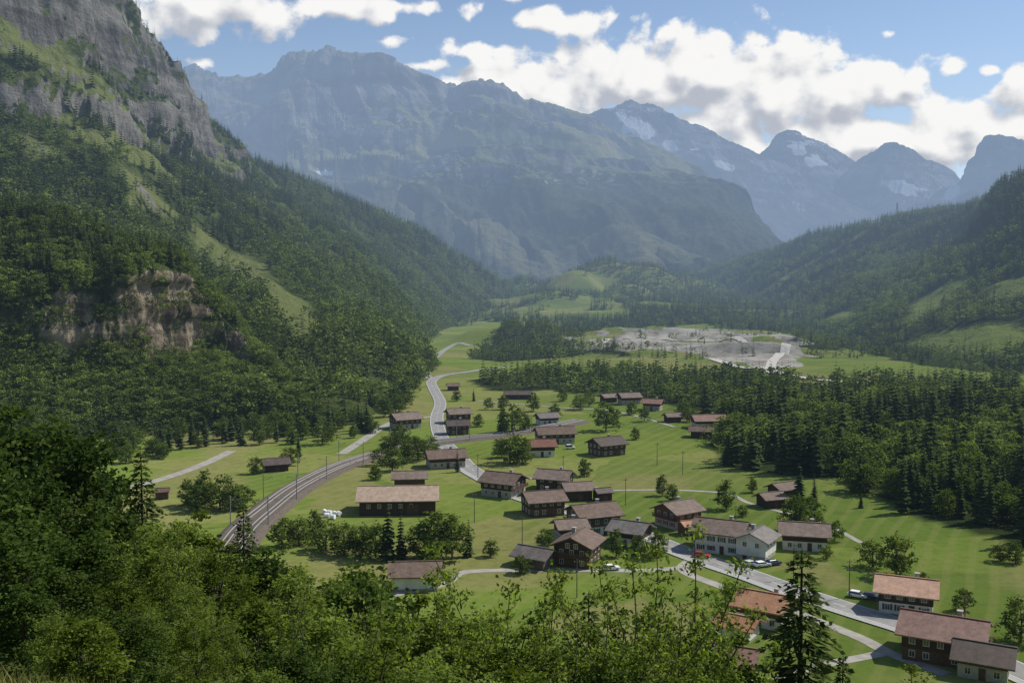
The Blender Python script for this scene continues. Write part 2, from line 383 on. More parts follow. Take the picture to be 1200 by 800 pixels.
jag = ridged(GK[..., 0] / 20, GK[..., 1] / 20, GK[..., 2] / 90, 5, .55)
step_ = np.tanh(4 * vnoise((GK[..., 2] + 5 * fbm(GK[..., 0] / 20, GK[..., 1] / 20)) / 9, GK[..., 0] / 40))
cf = sstep(.6, .25, nK[..., 2])
GK = GK + nK * (jag * (3.5 + 3.2 * cf) + step_ * (.6 + 1.6 * cf) + fbm(GK[..., 0] / 5, GK[..., 1] / 5, GK[..., 2] / 5, 3) * 1.3)[..., None]
nK = normals(GK); px, py = project(GK)
nb = fbm(GK[..., 0] / 16, GK[..., 1] / 16, GK[..., 2] / 22, 4)
stp = .15 + .85 * sstep(.78, .5, nK[..., 2])
rockK = sstep(.5, .3, nK[..., 2]) * .45
rockK = np.maximum(rockK, ell(px, py, 202, 362, 66, 60, 15) * 1.5 * stp + nb * .6 - .2)
rockK = np.maximum(rockK, ell(px, py, 75, 385, 70, 48, 0) * 1.2 * stp + nb * .8 - .3)
rockK = np.maximum(rockK, ell(px, py, 280, 404, 36, 34, 45) * 1.1 * stp + nb * .6 - .22)
rockK = np.clip(rockK, 0, 1)
T_KNOB = terrain_mat('knob_rock', (.04, .06, .018), (.08, .105, .032), (.02, .032, .011), (.095, .077, .056), (.345, .285, .21), (.08, .10, .03), scale=3.2, bump=6.)
loft_obj('rocky_knob', 'rocky knob with pale broken cliff above the woods on the left', 'cliff', GK, np.stack([rockK, np.zeros_like(rockK), np.zeros_like(rockK)], -1), T_KNOB)

# --- right slope
RC = [[(1700, 520, 500), (1700, 380, 800), (1700, 210, 1000), (1700, 90, 1200)],
      [(1400, 470, 600), (1400, 360, 900), (1400, 220, 1150), (1400, 130, 1350)],
      [(1200, 435, 756), (1200, 375, 1000), (1200, 295, 1250), (1200, 208, 1500)],
      [(1120, 420, 900), (1130, 362, 1150), (1140, 295, 1500), (1150, 240, 1900)],
      [(1040, 402, 1100), (1060, 346, 1450), (1080, 293, 1800), (1100, 250, 2100)],
      [(960, 385, 1440), (975, 341, 1750), (990, 302, 2000), (1000, 266, 2250)],
      [(890, 368, 1900), (895, 346, 2050), (900, 317, 2250), (905, 295, 2450)],
      [(830, 352, 2300), (832, 340, 2400), (835, 329, 2480), (838, 318, 2550)],
      [(785, 345, 2500), (786, 341, 2540), (786, 337, 2570), (788, 330, 2600)]]
GR, _ = loft(RC, 320, 150, (500, 150))
nR = normals(GR); sR = np.linspace(0, 1, 150)[None, :] + np.zeros((320, 1)); tR = np.linspace(0, 1, 320)[:, None] + np.zeros((1, 150))
GR = GR + nR * (ridged(GR[..., 0] / 220, GR[..., 1] / 220, GR[..., 2] / 220, 4) * 24 * np.clip(sR * 2, 0, 1) * (1 - .7 * sstep(.6, 1, tR)) * (1 - .6 * np.exp(-((sR - .8) / .08) ** 2)))[..., None]
nR = normals(GR); px, py = project(GR)
wig = fbm(GR[..., 0] / 60, GR[..., 1] / 60, GR[..., 2] / 60, 3) * .5
medR = np.maximum(ell(px, py, 1145, 402, 85, 24, -8), ell(px, py, 1095, 352, 46, 13, -30) * .95)
medR = np.maximum(medR, ell(px, py, 955, 425, 45, 14))
medR = np.maximum(medR, ell(px, py, 1195, 335, 50, 16, -20) * .9)
medR = np.maximum(medR, ell(px, py, 985, 372, 30, 9, -20) * .8)
medR = np.maximum(medR, np.clip(1.15 - polydist(px, py, [(1045, 250), (985, 290), (930, 320), (890, 345)]) / 4.5, 0, 1) * .6)
medR = np.clip(medR + wig * (medR > .05), 0, 1)
T_RIGHT = terrain_mat('slope_right', (.04, .06, .019), (.075, .10, .03), (.02, .033, .012), (.12, .11, .10), (.22, .21, .19), (.21, .26, .068))
loft_obj('hill', 'dark wooded hillside with meadow clearings on the right of the valley', 'hill', GR, np.stack([np.zeros_like(medR), medR, np.zeros_like(medR)], -1), T_RIGHT)

# --- far mountains
def far_mountain(name, label, ridge, nt, ns, amp, wl, gull, snow_fn, mat, base_py=338, df=.62, seed=0., skew=0., rockz=(400, 900), medfn=None, blend=.15, prof_=((.70, .36), (.36, .70), (.14, .9)), crest=.14, kb=.3):
    cols = []
    for (x, y, d) in ridge:
        b = base_py; c = [(x + skew, b, d * df)]
        for fy, fd in prof_: c.append((x + skew * fy, y + fy * (b - y), d * (df + (1 - df) * fd)))
        cols.append(c + [(x, y, d)])
    G, kr = loft(cols, nt, ns, (900, 500), 60, blend=blend, kb=kb)
    n = normals(G); s = np.linspace(0, 1, ns)[None, :] + np.zeros((nt, 1)); t = np.linspace(0, 1, nt)[:, None] + np.zeros((1, ns))
    sr = (kr - 2) / (kr - 1)
    prof = np.clip(np.sin(np.pi * np.clip(s, 0, 1)) * 1.2, 0, 1) * (1 - .88 * np.exp(-((s - sr) / .055) ** 2)) * (.35 + .65 * sstep(1., .85, t))
    wx_ = fbm(G[..., 0] / wl + seed, G[..., 1] / wl, None, 3) * .35
    d = amp * prof * (ridged(G[..., 0] / wl + seed + wx_ + G[..., 2] / (wl * 1.6), G[..., 1] / (wl * 1.3) + wx_, G[..., 2] / (wl * 2.5), 6, .47) - .25)
    d = d + gull * prof * ridged(G[..., 0] / (wl * .33) + G[..., 2] / (wl * .6) + seed, G[..., 2] / (wl * 1.0), G[..., 1] / wl, 5, .5)
    d = d + gull * .45 * np.tanh(3 * vnoise((G[..., 2] + G[..., 0] * .15) / (wl * .11), G[..., 0] / wl, G[..., 1] / wl)) * prof
    G = G + n * d[..., None]
    wgt = np.exp(-((s - sr) / .12) ** 2)
    G[..., 2] += amp * crest * (ridged(t * len(ridge) * 1.7 + seed, s * 2, None, 6, .55) + .5 * fbm(t * 150 + seed, s * 25, None, 3)) * (.3 + .7 * wgt)
    n = normals(G); px, py = project(G)
    rock = sstep(.90, .62, n[..., 2]) * .65 * sstep(rockz[0], rockz[1], G[..., 2]) + .26 * sstep(rockz[0], rockz[1] * 1.2, G[..., 2])
    med = medfn(px, py, n, G) if medfn else np.zeros_like(rock)
    sn = snow_fn(px, py, n, G) * np.clip(.75 + 1.2 * fbm(G[..., 0] / 170, G[..., 1] / 170, G[..., 2] / 90, 4), 0, 1.3)
    loft_obj(name, label, 'mountain', G, np.stack([rock, med, sn], -1), mat)
    return G
MR = [(60, 130, 5800), (120, 100, 5600), (180, 90, 5400), (228, 78, 5200), (240, 83, 5180), (255, 89, 5150), (285, 91, 5100), (318, 85, 5050), (328, 74, 5020), (333, 66, 5000), (345, 64, 5000), (355, 61, 5000), (370, 63, 5000), (384, 58, 5000), (394, 63, 4980), (402, 71, 4950), (414, 64, 4950), (430, 66, 4930), (446, 67, 4900), (460, 76, 4880), (474, 82, 4850), (505, 94, 4800), (530, 103, 4750), (545, 105, 4700), (556, 98, 4670), (566, 96, 4650), (590, 101, 4600), (616, 118, 4550), (650, 126, 4500), (690, 141, 4450), (722, 161, 4400), (765, 177, 4350), (808, 198, 4300), (840, 222, 4250), (875, 265, 4200), (910, 310, 4150)]
T_FAR = terrain_mat('rock_massif', (.115, .12, .07), (.16, .165, .09), (.08, .088, .06), (.135, .135, .13), (.37, .36, .345), (.29, .295, .14), scale=.32, bump=7., bstr=.75)
def med_m(px, py, n, G):
    m = np.clip(1.2 - polydist(px, py, [(490, 168), (560, 158), (600, 165), (660, 178), (760, 186)]) / 18, 0, 1) * .9
    m = np.maximum(m, np.clip(1.2 - polydist(px, py, [(575, 108), (660, 142), (740, 174), (800, 200)]) / 17, 0, 1) * .95)
    m = np.maximum(m, np.clip(1.1 - polydist(px, py, [(270, 160), (330, 190), (400, 205), (470, 220)]) / 10, 0, 1) * .65)
    m = np.maximum(m, np.clip(1.1 - polydist(px, py, [(440, 80), (480, 110), (510, 150)]) / 14, 0, 1) * .7)
    return np.maximum(m, .6 * sstep(.70, .88, n[..., 2]) * sstep(300, 600, G[..., 2]))
far_mountain('mountain', 'long blue hazy massif with rocky crest closing the valley', MR, 760, 260, 150, 740, 54, lambda px, py, n, G: np.maximum(ell(px, py, 395, 205, 60, 6, 10), ell(px, py, 285, 150, 25, 5, 30)) * .5, T_FAR, medfn=med_m, skew=10, rockz=(400, 860), prof_=((.66, .34), (.40, .62), (.16, .86)), crest=.14)
MBR = [(300, 262, 4300), (350, 234, 4250), (400, 217, 4200), (450, 208, 4150), (500, 192, 4100), (545, 180, 4050), (575, 175, 4000), (605, 174, 3980), (650, 180, 3950), (700, 187, 3900), (750, 193, 3850), (788, 201, 3800), (815, 213, 3750), (840, 229, 3700), (865, 248, 3650), (890, 267, 3600), (918, 287, 3500), (950, 308, 3400), (985, 328, 3300)]
T_BUT = terrain_mat('rock_buttress', (.06, .078, .038), (.09, .105, .05), (.034, .048, .028), (.12, .118, .112), (.31, .30, .285), (.21, .23, .105), scale=.5, bump=8., bstr=.85)
far_mountain('mountain', 'wooded lower buttress with green shelf below the massif', MBR, 480, 190, 110, 500, 44, lambda px, py, n, G: np.zeros_like(px), T_BUT, seed=3.7, skew=-4, df=.70, rockz=(300, 500), medfn=lambda px, py, n, G: np.maximum(.65 * sstep(.8, .93, n[..., 2]) * sstep(310, 460, G[..., 2]), np.clip(1.1 - polydist(px, py, [(560, 181), (650, 188), (780, 202)]) / 10, 0, 1) * .9), prof_=((.62, .34), (.32, .66), (.12, .90)), crest=.06)
M2 = [(560, 175, 7600), (640, 150, 7500), (680, 139, 7450), (700, 133, 7400), (722, 126, 7300), (738, 119, 7300), (752, 123, 7270), (768, 124, 7250), (778, 129, 7200), (800, 142, 7100), (825, 152, 7050), (850, 166, 7000), (870, 173, 6950), (900, 187, 6900), (925, 203, 6850), (950, 214, 6800), (1000, 240, 6700), (1040, 264, 6600), (1090, 300, 6500)]
T_FAR2 = terrain_mat('rock_high', (.13, .135, .115), (.18, .18, .15), (.09, .098, .085), (.13, .13, .132), (.40, .40, .40), (.15, .16, .10), scale=.2, bump=9., snow=(.85, .87, .90), bstr=.9)
snow2 = lambda px, py, n, G: np.maximum.reduce([ell(px, py, 742, 147, 32, 14, 25), ell(px, py, 786, 172, 14, 8, 30), ell(px, py, 830, 184, 62, 8, 28) * .75, .42 * sstep(.5, .8, n[..., 2]) * sstep(1000, 1300, G[..., 2])])
far_mountain('mountain', 'sharp distant peak with glacier patches behind the massif shoulder', M2, 420, 180, 180, 1000, 70, snow2, T_FAR2, seed=5.3, skew=14, rockz=(200, 700), crest=.09, kb=.05)
M3 = [(780, 262, 9600), (830, 232, 9500), (870, 206, 9400), (898, 182, 9300), (912, 168, 9250), (925, 154, 9200), (933, 157, 9200), (945, 162, 9100), (965, 169, 9100), (990, 183, 9100), (1015, 199, 9100), (1050, 227, 9100), (1090, 262, 9100), (1130, 300, 9100)]
snow3 = lambda px, py, n, G: np.maximum.reduce([ell(px, py, 958, 192, 24, 11, 35), ell(px, py, 935, 176, 15, 8, 10), ell(px, py, 1000, 222, 28, 9, 0) * .75, .42 * sstep(.5, .8, n[..., 2]) * sstep(1000, 1300, G[..., 2])])
far_mountain('mountain', 'furthest pale peak with small snow fields left of its twin', M3, 320, 150, 180, 1150, 70, snow3, T_FAR2, seed=9.1, rockz=(200, 700), crest=.08, kb=.05)
M3B = [(940, 240, 8700), (980, 205, 8600), (1005, 188, 8500), (1025, 178, 8500), (1043, 167, 8450), (1054, 173, 8400), (1066, 179, 8400), (1080, 186, 8400), (1102, 202, 8300), (1125, 223, 8300), (1165, 258, 8200), (1220, 300, 8100)]
far_mountain('mountain', 'furthest pale pyramid peak right of its snow flecked twin', M3B, 280, 150, 180, 1150, 70, lambda px, py, n, G: np.maximum(ell(px, py, 1062, 220, 36, 10, 8), .42 * sstep(.5, .8, n[..., 2]) * sstep(1000, 1300, G[..., 2])), T_FAR2, seed=12.4, rockz=(200, 700), crest=.08, kb=.05)
M4 = [(1060, 270, 5600), (1095, 242, 5500), (1122, 216, 5400), (1138, 194, 5350), (1146, 172, 5300), (1158, 163, 5300), (1180, 164, 5250), (1205, 170, 5200), (1240, 160, 5100), (1300, 130, 5000), (1400, 100, 4900), (1520, 90, 4800)]
far_mountain('mountain', 'blue flat-topped peak above the wooded ridge at the right', M4, 260, 130, 110, 700, 55, lambda px, py, n, G: ell(px, py, 1115, 225, 14, 9, -40) * .9, T_FAR2, seed=2.2, rockz=(200, 700), crest=.09, kb=.1)

# ------------------------------------------------------------------ ground sheet
def axis(segs):
    a = []
    for x0, x1, st in segs: a += list(np.arange(x0, x1, st))
    return np.array(a + [segs[-1][1]])
gx = axis([(-9000, -2000, 700), (-2000, -500, 60), (-500, -200, 12), (-200, 340, 4), (340, 640, 9), (640, 2000, 60), (2000, 9000, 700)])
gy = axis([(-300, -20, 20), (-20, 60, 2.5), (60, 640, 4), (640, 860, 8), (860, 1340, 4), (1340, 1600, 8), (1600, 2700, 12), (2700, 14000, 500)])
XX, YY = np.meshgrid(gx, gy, indexing='ij'); ZZ = gz(XX, YY)
wob = lambda s, a: (fbm(XX / s, YY / s, None, 4) * a, fbm(XX / s + 40, YY / s + 40, None, 4) * a)
def wpoly(pp): return [tuple(ground(*p)[:2]) for p in pp]
QUARRY = wpoly([(655, 408), (690, 398), (770, 384), (850, 385), (930, 398), (946, 413), (915, 428), (870, 428), (835, 420), (815, 412), (740, 414), (690, 413)])
WOODS = {
 'right': wpoly([(836, 518), (850, 545), (905, 557), (1000, 562), (1052, 600), (1130, 618), (1215, 640), (1330, 660), (1400, 480), (1200, 470), (1060, 478), (960, 485), (880, 485), (845, 492)]),
 'band': wpoly([(545, 447), (575, 458), (640, 457), (720, 463), (800, 478), (850, 488), (960, 478), (1060, 472), (1200, 462), (1195, 445), (1060, 448), (980, 452), (880, 442), (800, 442), (700, 436), (620, 436)]),
 'mid': wpoly([(548, 420), (590, 424), (650, 420), (690, 417), (740, 417), (660, 402), (650, 392), (600, 392), (570, 400)]),
 'far': wpoly([(940, 412), (1000, 410), (1080, 428), (1200, 440), (1200, 425), (1050, 400), (980, 388), (930, 388)]),
 'back': wpoly([(660, 394), (760, 382), (860, 380), (930, 392), (960, 382), (860, 370), (760, 370), (660, 378)]),
}
wx, wy = wob(45, 40)
quar = inpoly(XX + wx, YY + wy, QUARRY).astype(float)
quar = quar * sstep(-.35, -.08, fbm(XX / 38, YY / 38, None, 4))
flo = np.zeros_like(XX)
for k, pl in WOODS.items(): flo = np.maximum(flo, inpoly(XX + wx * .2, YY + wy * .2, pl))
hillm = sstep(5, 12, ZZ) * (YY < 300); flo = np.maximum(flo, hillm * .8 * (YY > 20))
dry = sstep(.05, .48, fbm(XX / 55, YY / 55, None, 4)) * .8
dry = np.maximum(dry, .9 * (YY < 30))
for pl in ([(470, 668), (560, 655), (700, 668), (640, 690), (520, 690)], [(900, 660), (960, 655), (1010, 690), (960, 690)], [(640, 720), (740, 700), (840, 712), (820, 760), (660, 770)], [(350, 560), (440, 540), (420, 600), (370, 612)], [(545, 612), (600, 602), (625, 636), (550, 648)]):
    dry = np.maximum(dry, inpoly(XX + wx * .06, YY + wy * .06, wpoly(pl)) * .8)
T_G, nt = newmat('meadow')
pos = N(nt, 'ShaderNodeNewGeometry').outputs['Position']
sep = N(nt, 'ShaderNodeSeparateColor', {0: N(nt, 'ShaderNodeAttribute', attribute_name='mask').outputs['Color']})
n1 = NOISE(nt, pos, .022, 6, .6); n2 = NOISE(nt, pos, .35, 6, .7); n3 = NOISE(nt, pos, .008, 3, .5); n4 = NOISE(nt, pos, .09, 5, .65)
rp = N(nt, 'ShaderNodeMapping', {'Vector': pos, 'Rotation': (0, 0, math.radians(28)), 'Scale': (.011, .026, .0)}).outputs[0]
rp = N(nt, 'ShaderNodeVectorMath', {0: rp, 1: VSC(nt, N(nt, 'ShaderNodeTexNoise', {'Vector': pos, 'Scale': .02, 'Detail': 3.}).outputs[1], (.5, .5, 0))}, operation='ADD').outputs[0]
cell = N(nt, 'ShaderNodeSeparateColor', {0: N(nt, 'ShaderNodeTexVoronoi', {'Vector': rp, 'Scale': 1.}, voronoi_dimensions='2D').outputs[1]})
wv = N(nt, 'ShaderNodeTexWave', {'Vector': N(nt, 'ShaderNodeMapping', {'Vector': pos, 'Rotation': (0, 0, math.radians(28))}).outputs[0], 'Scale': .06, 'Distortion': 2.5, 'Detail': 2., 'Detail Scale': .4}).outputs[1]
col = MIX(nt, SS(nt, n1, .3, .7), (.132, .188, .032), (.192, .240, .052))
col = MIX(nt, SS(nt, n3, .45, .62), col, (.165, .232, .040))
col = MIX(nt, M(nt, 'MULTIPLY', SS(nt, cell.outputs[0], .60, .64), .65), col, (.255, .256, .084))
col = MIX(nt, M(nt, 'MULTIPLY', SS(nt, cell.outputs[1], .66, .70), .55), col, (.102, .162, .030))
col = MIX(nt, M(nt, 'MULTIPLY', SS(nt, sep.outputs[2], .2, .8), .78), col, MIX(nt, n1, (.20, .195, .066), (.29, .258, .11)))
col = MIX(nt, M(nt, 'MULTIPLY', SS(nt, n2, .42, .7), .42), col, (.085, .118, .027))
col = MIX(nt, M(nt, 'MULTIPLY', SS(nt, n4, .5, .68), .35), col, (.096, .13, .029))
col = MIX(nt, M(nt, 'MULTIPLY', SS(nt, wv, .5, .9), .26), col, (.25, .25, .085))
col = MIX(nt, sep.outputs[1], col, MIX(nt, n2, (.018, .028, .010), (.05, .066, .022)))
gr = MIX(nt, SS(nt, NOISE(nt, VSC(nt, pos, (1, .45, 2.5)), .035, 8, .7), .36, .6), (.20, .184, .152), (.43, .40, .34))
col = MIX(nt, SS(nt, M(nt, 'ADD', sep.outputs[0], M(nt, 'MULTIPLY', M(nt, 'SUBTRACT', n4, .5), 1.6)), .42, .6), col, gr)
finish(nt, BSDF(nt, col, .95, .08, BUMP(nt, n2, .5, .35)))
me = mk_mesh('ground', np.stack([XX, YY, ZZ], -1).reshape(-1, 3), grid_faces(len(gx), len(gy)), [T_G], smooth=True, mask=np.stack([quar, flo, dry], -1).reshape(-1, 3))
link('ground', me, label='green meadow floor of the valley with gravel pit at its far end', category='ground', kind='structure')

# ------------------------------------------------------------------ roads and railway
def path_world(pp, step=3.):
    w = np.array([ground(*p)[:2] for p in pp]); c = cr(w, len(w) * 30)
    d = np.r_[0, np.cumsum(np.linalg.norm(np.diff(c, axis=0), axis=1))]; n = max(4, int(d[-1] / step))
    t = np.linspace(0, d[-1], n); return np.stack([np.interp(t, d, c[:, 0]), np.interp(t, d, c[:, 1])], -1), t
def perp(c):
    g = np.gradient(c, axis=0); g /= np.linalg.norm(g, axis=1, keepdims=True) + 1e-9; return np.stack([-g[:, 1], g[:, 0]], -1)
def strip_geo(c, off0, off1, lift, n=3):
    pr = perp(c); V = []
    for j in range(n):
        f = j / (n - 1); xy = c + pr * (off0 + (off1 - off0) * f)
        z = gz(xy[:, 0], xy[:, 1]) + lift + np.maximum(0, xy[:, 1] - 300) * .0004
        V.append(np.c_[xy, z])
    V = np.stack(V, 1); return V.reshape(-1, 3), grid_faces(len(c), n)
def strip(name, c, a, b, lift, mat, label, cat, parent=None):
    V, Fq = strip_geo(c, a, b, lift); me = mk_mesh(name, V, Fq, [mat])
    if parent is not None: return link(name, me, parent)
    return link(name, me, label=label, category=cat, kind='structure')
def dashes(c, t, off, on, gap, w, lift, name, mat, parent):
    Vs, Fs, b = [], [], 0; k = 0.
    while k + on < t[-1]:
        tt = np.linspace(k, k + on, 3); cc = np.stack([np.interp(tt, t, c[:, 0]), np.interp(tt, t, c[:, 1])], -1)
        V, Fq = strip_geo(cc, off - w / 2, off + w / 2, lift); Vs.append(V); Fs.append(Fq + b); b += len(V); k += on + gap
    return link(name, mk_mesh(name, np.concatenate(Vs), np.concatenate(Fs), [mat]), parent)
c, t = path_world([(1275, 820), (1200, 788), (1150, 766), (1080, 739), (1000, 714), (930, 691), (880, 673), (838, 659), (800, 645), (765, 631), (730, 617), (692, 604), (655, 594), (612, 581), (578, 564), (550, 548), (536, 533), (522, 520), (514, 505), (512, 488), (516, 472), (509, 457), (506, 447), (520, 440), (548, 436), (574, 432), (598, 430)])
road = strip('road', c, -3.4, 3.4, .10, asphalt, 'grey main road winding through the village up the valley', 'road')
strip('edge_line', c, -3.15, -3.0, .112, paint, '', '', road); strip('edge_line', c, 3.0, 3.15, .112, paint, '', '', road)
dashes(c, t, 0, 3, 6, .15, .112, 'centre_line', paint, road)
ck = c[t < t[-1] * .42]
V, Fq = strip_geo(ck, 3.65, 5.1, .22); link('pavement', mk_mesh('pavement', V, Fq, [kerb_m]), label='pale pavement running along the main road', category='pavement', kind='structure')
V0, _ = strip_geo(ck, 3.5, 3.5, .05, n=2); V1, _ = strip_geo(ck, 3.5, 3.65, .235, n=2)
kv = np.concatenate([V0.reshape(-1, 2, 3)[:, :1], V1.reshape(-1, 2, 3)], 1).reshape(-1, 3)
link('kerb', mk_mesh('kerb', kv, grid_faces(len(ck), 3), [kerb_m]), label='stone kerb between main road and pavement', category='kerb', kind='structure')
LANES = [
 ([(508, 446), (497, 436), (504, 425), (520, 411), (534, 403), (552, 398)], 3.0, 'pale valley road climbing towards the far gap', asphalt),
 ([(100, 585), (140, 574), (180, 564), (215, 553), (245, 541), (272, 528)], 2.3, 'pale lane curving past the woods at left', lane_m),
 ([(400, 532), (428, 514), (448, 501), (470, 492), (512, 488)], 2.2, 'lane passing under the slope to the dark chalet', lane_m),
 ([(460, 697), (520, 684), (545, 670), (620, 668), (700, 668), (760, 668), (830, 662)], 1.4, 'narrow lane crossing the near meadow to the white house', lane_m),
 ([(566, 558), (582, 565), (640, 560), (700, 572)], 1.3, 'short lane among the village chalets', lane_m),
 ([(700, 575), (780, 574), (850, 578), (880, 590), (960, 612), (1010, 636)], .9, 'field track crossing the open green meadow', lane_m),
 ([(812, 655), (800, 668), (840, 685), (900, 705), (960, 728), (1010, 748), (1045, 766), (1110, 790)], 1.5, 'side lane between orange roofed houses and the main road', lane_m),
 ([(900, 800), (950, 782), (1000, 772), (1040, 764)], 1.3, 'lower lane joining below the orange roofs', lane_m),
 ([(835, 421), (870, 431), (898, 432), (925, 440), (955, 445), (1000, 449), (1090, 457)], 4.2, 'pale gravel haul road below the quarry', track_m),
 ([(905, 438), (903, 430), (908, 421), (922, 412), (938, 405)], 4.2, 'pale haul road climbing the right side of the quarry', track_m),
 ([(690, 407), (745, 401), (800, 404), (850, 402), (900, 410)], 3.8, 'gravel track inside the quarry', track_m),
 ([(560, 470), (610, 474), (660, 478), (720, 482), (790, 500)], 1.1, 'narrow lane serving the far hamlet', lane_m)]
for pp, w, lb, mt in LANES:
    cc, tt = path_world(pp); strip('road' if mt is asphalt else 'lane', cc, -w, w, .06 if 'quarry' not in lb else .5, mt, lb, 'road' if mt is asphalt else 'lane')
RAIL, rt = path_world([(268, 648), (287, 622), (312, 600), (346, 574), (390, 551), (436, 535), (482, 524), (532, 517), (590, 510), (640, 502), (680, 494)], 2.)
def rz(xy): return gz(xy[:, 0], xy[:, 1])
pr = perp(RAIL); prof = [(-6.4, -.1), (-4.5, .95), (-.9, .95), (-.6, .86), (.6, .86), (.9, .95), (4.5, .95), (6.4, -.1)]
V = np.stack([np.c_[RAIL + pr * o, rz(RAIL) + h] for o, h in prof], 1).reshape(-1, 3)
link('railway_bed', mk_mesh('railway_bed', V, grid_faces(len(RAIL), 8), [ballast]), label='brown ballast bed of the curving double track railway', category='railway', kind='structure')
for off in (-2.2, 2.2):
    tr = link('railway_track', None, label='railway track on the curved ballast bed, %s' % ('right hand one of the pair' if off < 0 else 'left hand one of the pair'), category='railway track', kind='structure')
    for r in (-.75, .75):
        a = [(off + r - .08, .96), (off + r - .08, 1.22), (off + r + .08, 1.22), (off + r + .08, .96)]
        V = np.stack([np.c_[RAIL + pr * o, rz(RAIL) + h] for o, h in a], 1).reshape(-1, 3); link('rail', mk_mesh('rail', V, grid_faces(len(RAIL), 4), [steel]), tr)
    Vs, Fs, b = [], [], 0
    for k in np.arange(0, min(rt[-1], 420), 1.2):
        cc = np.array([np.interp(k, rt, RAIL[:, 0]), np.interp(k, rt, RAIL[:, 1])]); i = min(int(k / 2), len(pr) - 1); p_ = pr[i]; g_ = np.array([p_[1], -p_[0]])
        z = float(gz(cc[0], cc[1])) + 1.03
        for s1, s2 in ((-1.25, -.13), (1.25, -.13), (1.25, .13), (-1.25, .13)):
            q = cc + p_ * (off + s1) + g_ * s2; Vs.append((q[0], q[1], z))
        Fs.append((b, b + 1, b + 2, b + 3)); b += 4
    o = link('sleepers', mk_mesh('sleepers', Vs, Fs, [sleeper_m]), tr); o['kind'] = 'stuff'

# ------------------------------------------------------------------ trees
def unit(r, n):
    v = r.normal(size=(n, 3)); return v / np.linalg.norm(v, axis=1, keepdims=True)
def quads(c, a, b):
    V = np.stack([c - a - b * .35, c + a * .05 - b, c + a, c + b], 1).reshape(-1, 3)
    return V, np.arange(len(c) * 4).reshape(-1, 4)
def tubes(segs, n=5):
    Vs, Fs, b = [], [], 0
    for p0, p1, r0, r1 in segs:
        mb = MB(); mb.tube(p0, p1, r0, r1, n); Vs += mb.V; Fs += [tuple(i + b for i in f) for f in mb.F[:n]]; b = len(Vs)
    return np.array(Vs), np.array(Fs)
def dec(seed, nc, nl, leaf, rc, rw=.34, cb=.18):
    r = np.random.default_rng(seed)
    d = unit(r, nc); rad = r.uniform(.2, 1, nc) ** .45; hz = (1 - cb) / 2
    lob = 1 + .32 * vnoise(d[:, 0] * 2 + seed, d[:, 1] * 2, d[:, 2] * 2)
    c = d * (rad * lob)[:, None] * np.array([rw, rw, hz]); rel = c[:, 2] / hz
    c[:, :2] *= (1 - .38 * np.clip(rel, -1, 1))[:, None]; c[:, 2] += (1 + cb) / 2 - .02
    c[:, 2] = np.minimum(c[:, 2], .97)
    n = nc * nl; ct = r.uniform(0, 1, nc)
    csz = r.uniform(.6, 1.35, nc)
    p = np.repeat(c, nl, 0) + r.normal(0, 1, (n, 3)) * (rc * np.repeat(csz, nl))[:, None] * np.array([1, 1, .65])
    a = unit(r, n); b = np.cross(a, unit(r, n)); b /= np.linalg.norm(b, axis=1, keepdims=True) + 1e-9
    a[:, 2] *= .6; sz = leaf * r.uniform(.6, 1.3, n)
    V, Fq = quads(p, a * sz[:, None], b * (sz * .6)[:, None])
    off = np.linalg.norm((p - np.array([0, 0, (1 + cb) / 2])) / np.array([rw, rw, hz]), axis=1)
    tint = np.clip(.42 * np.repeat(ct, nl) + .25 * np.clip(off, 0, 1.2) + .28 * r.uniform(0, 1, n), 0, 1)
    segs = [((0, 0, -.03), (.01, 0, .3), .024, .018), ((.01, 0, .3), (0, .015, .62), .018, .008)]
    for i in range(min(nc, 16)):
        z = r.uniform(.15, .55); segs.append(((.005, .005, z), tuple(c[i]), .009, .003))
    return (V, Fq, np.repeat(tint, 4)), tubes(segs)
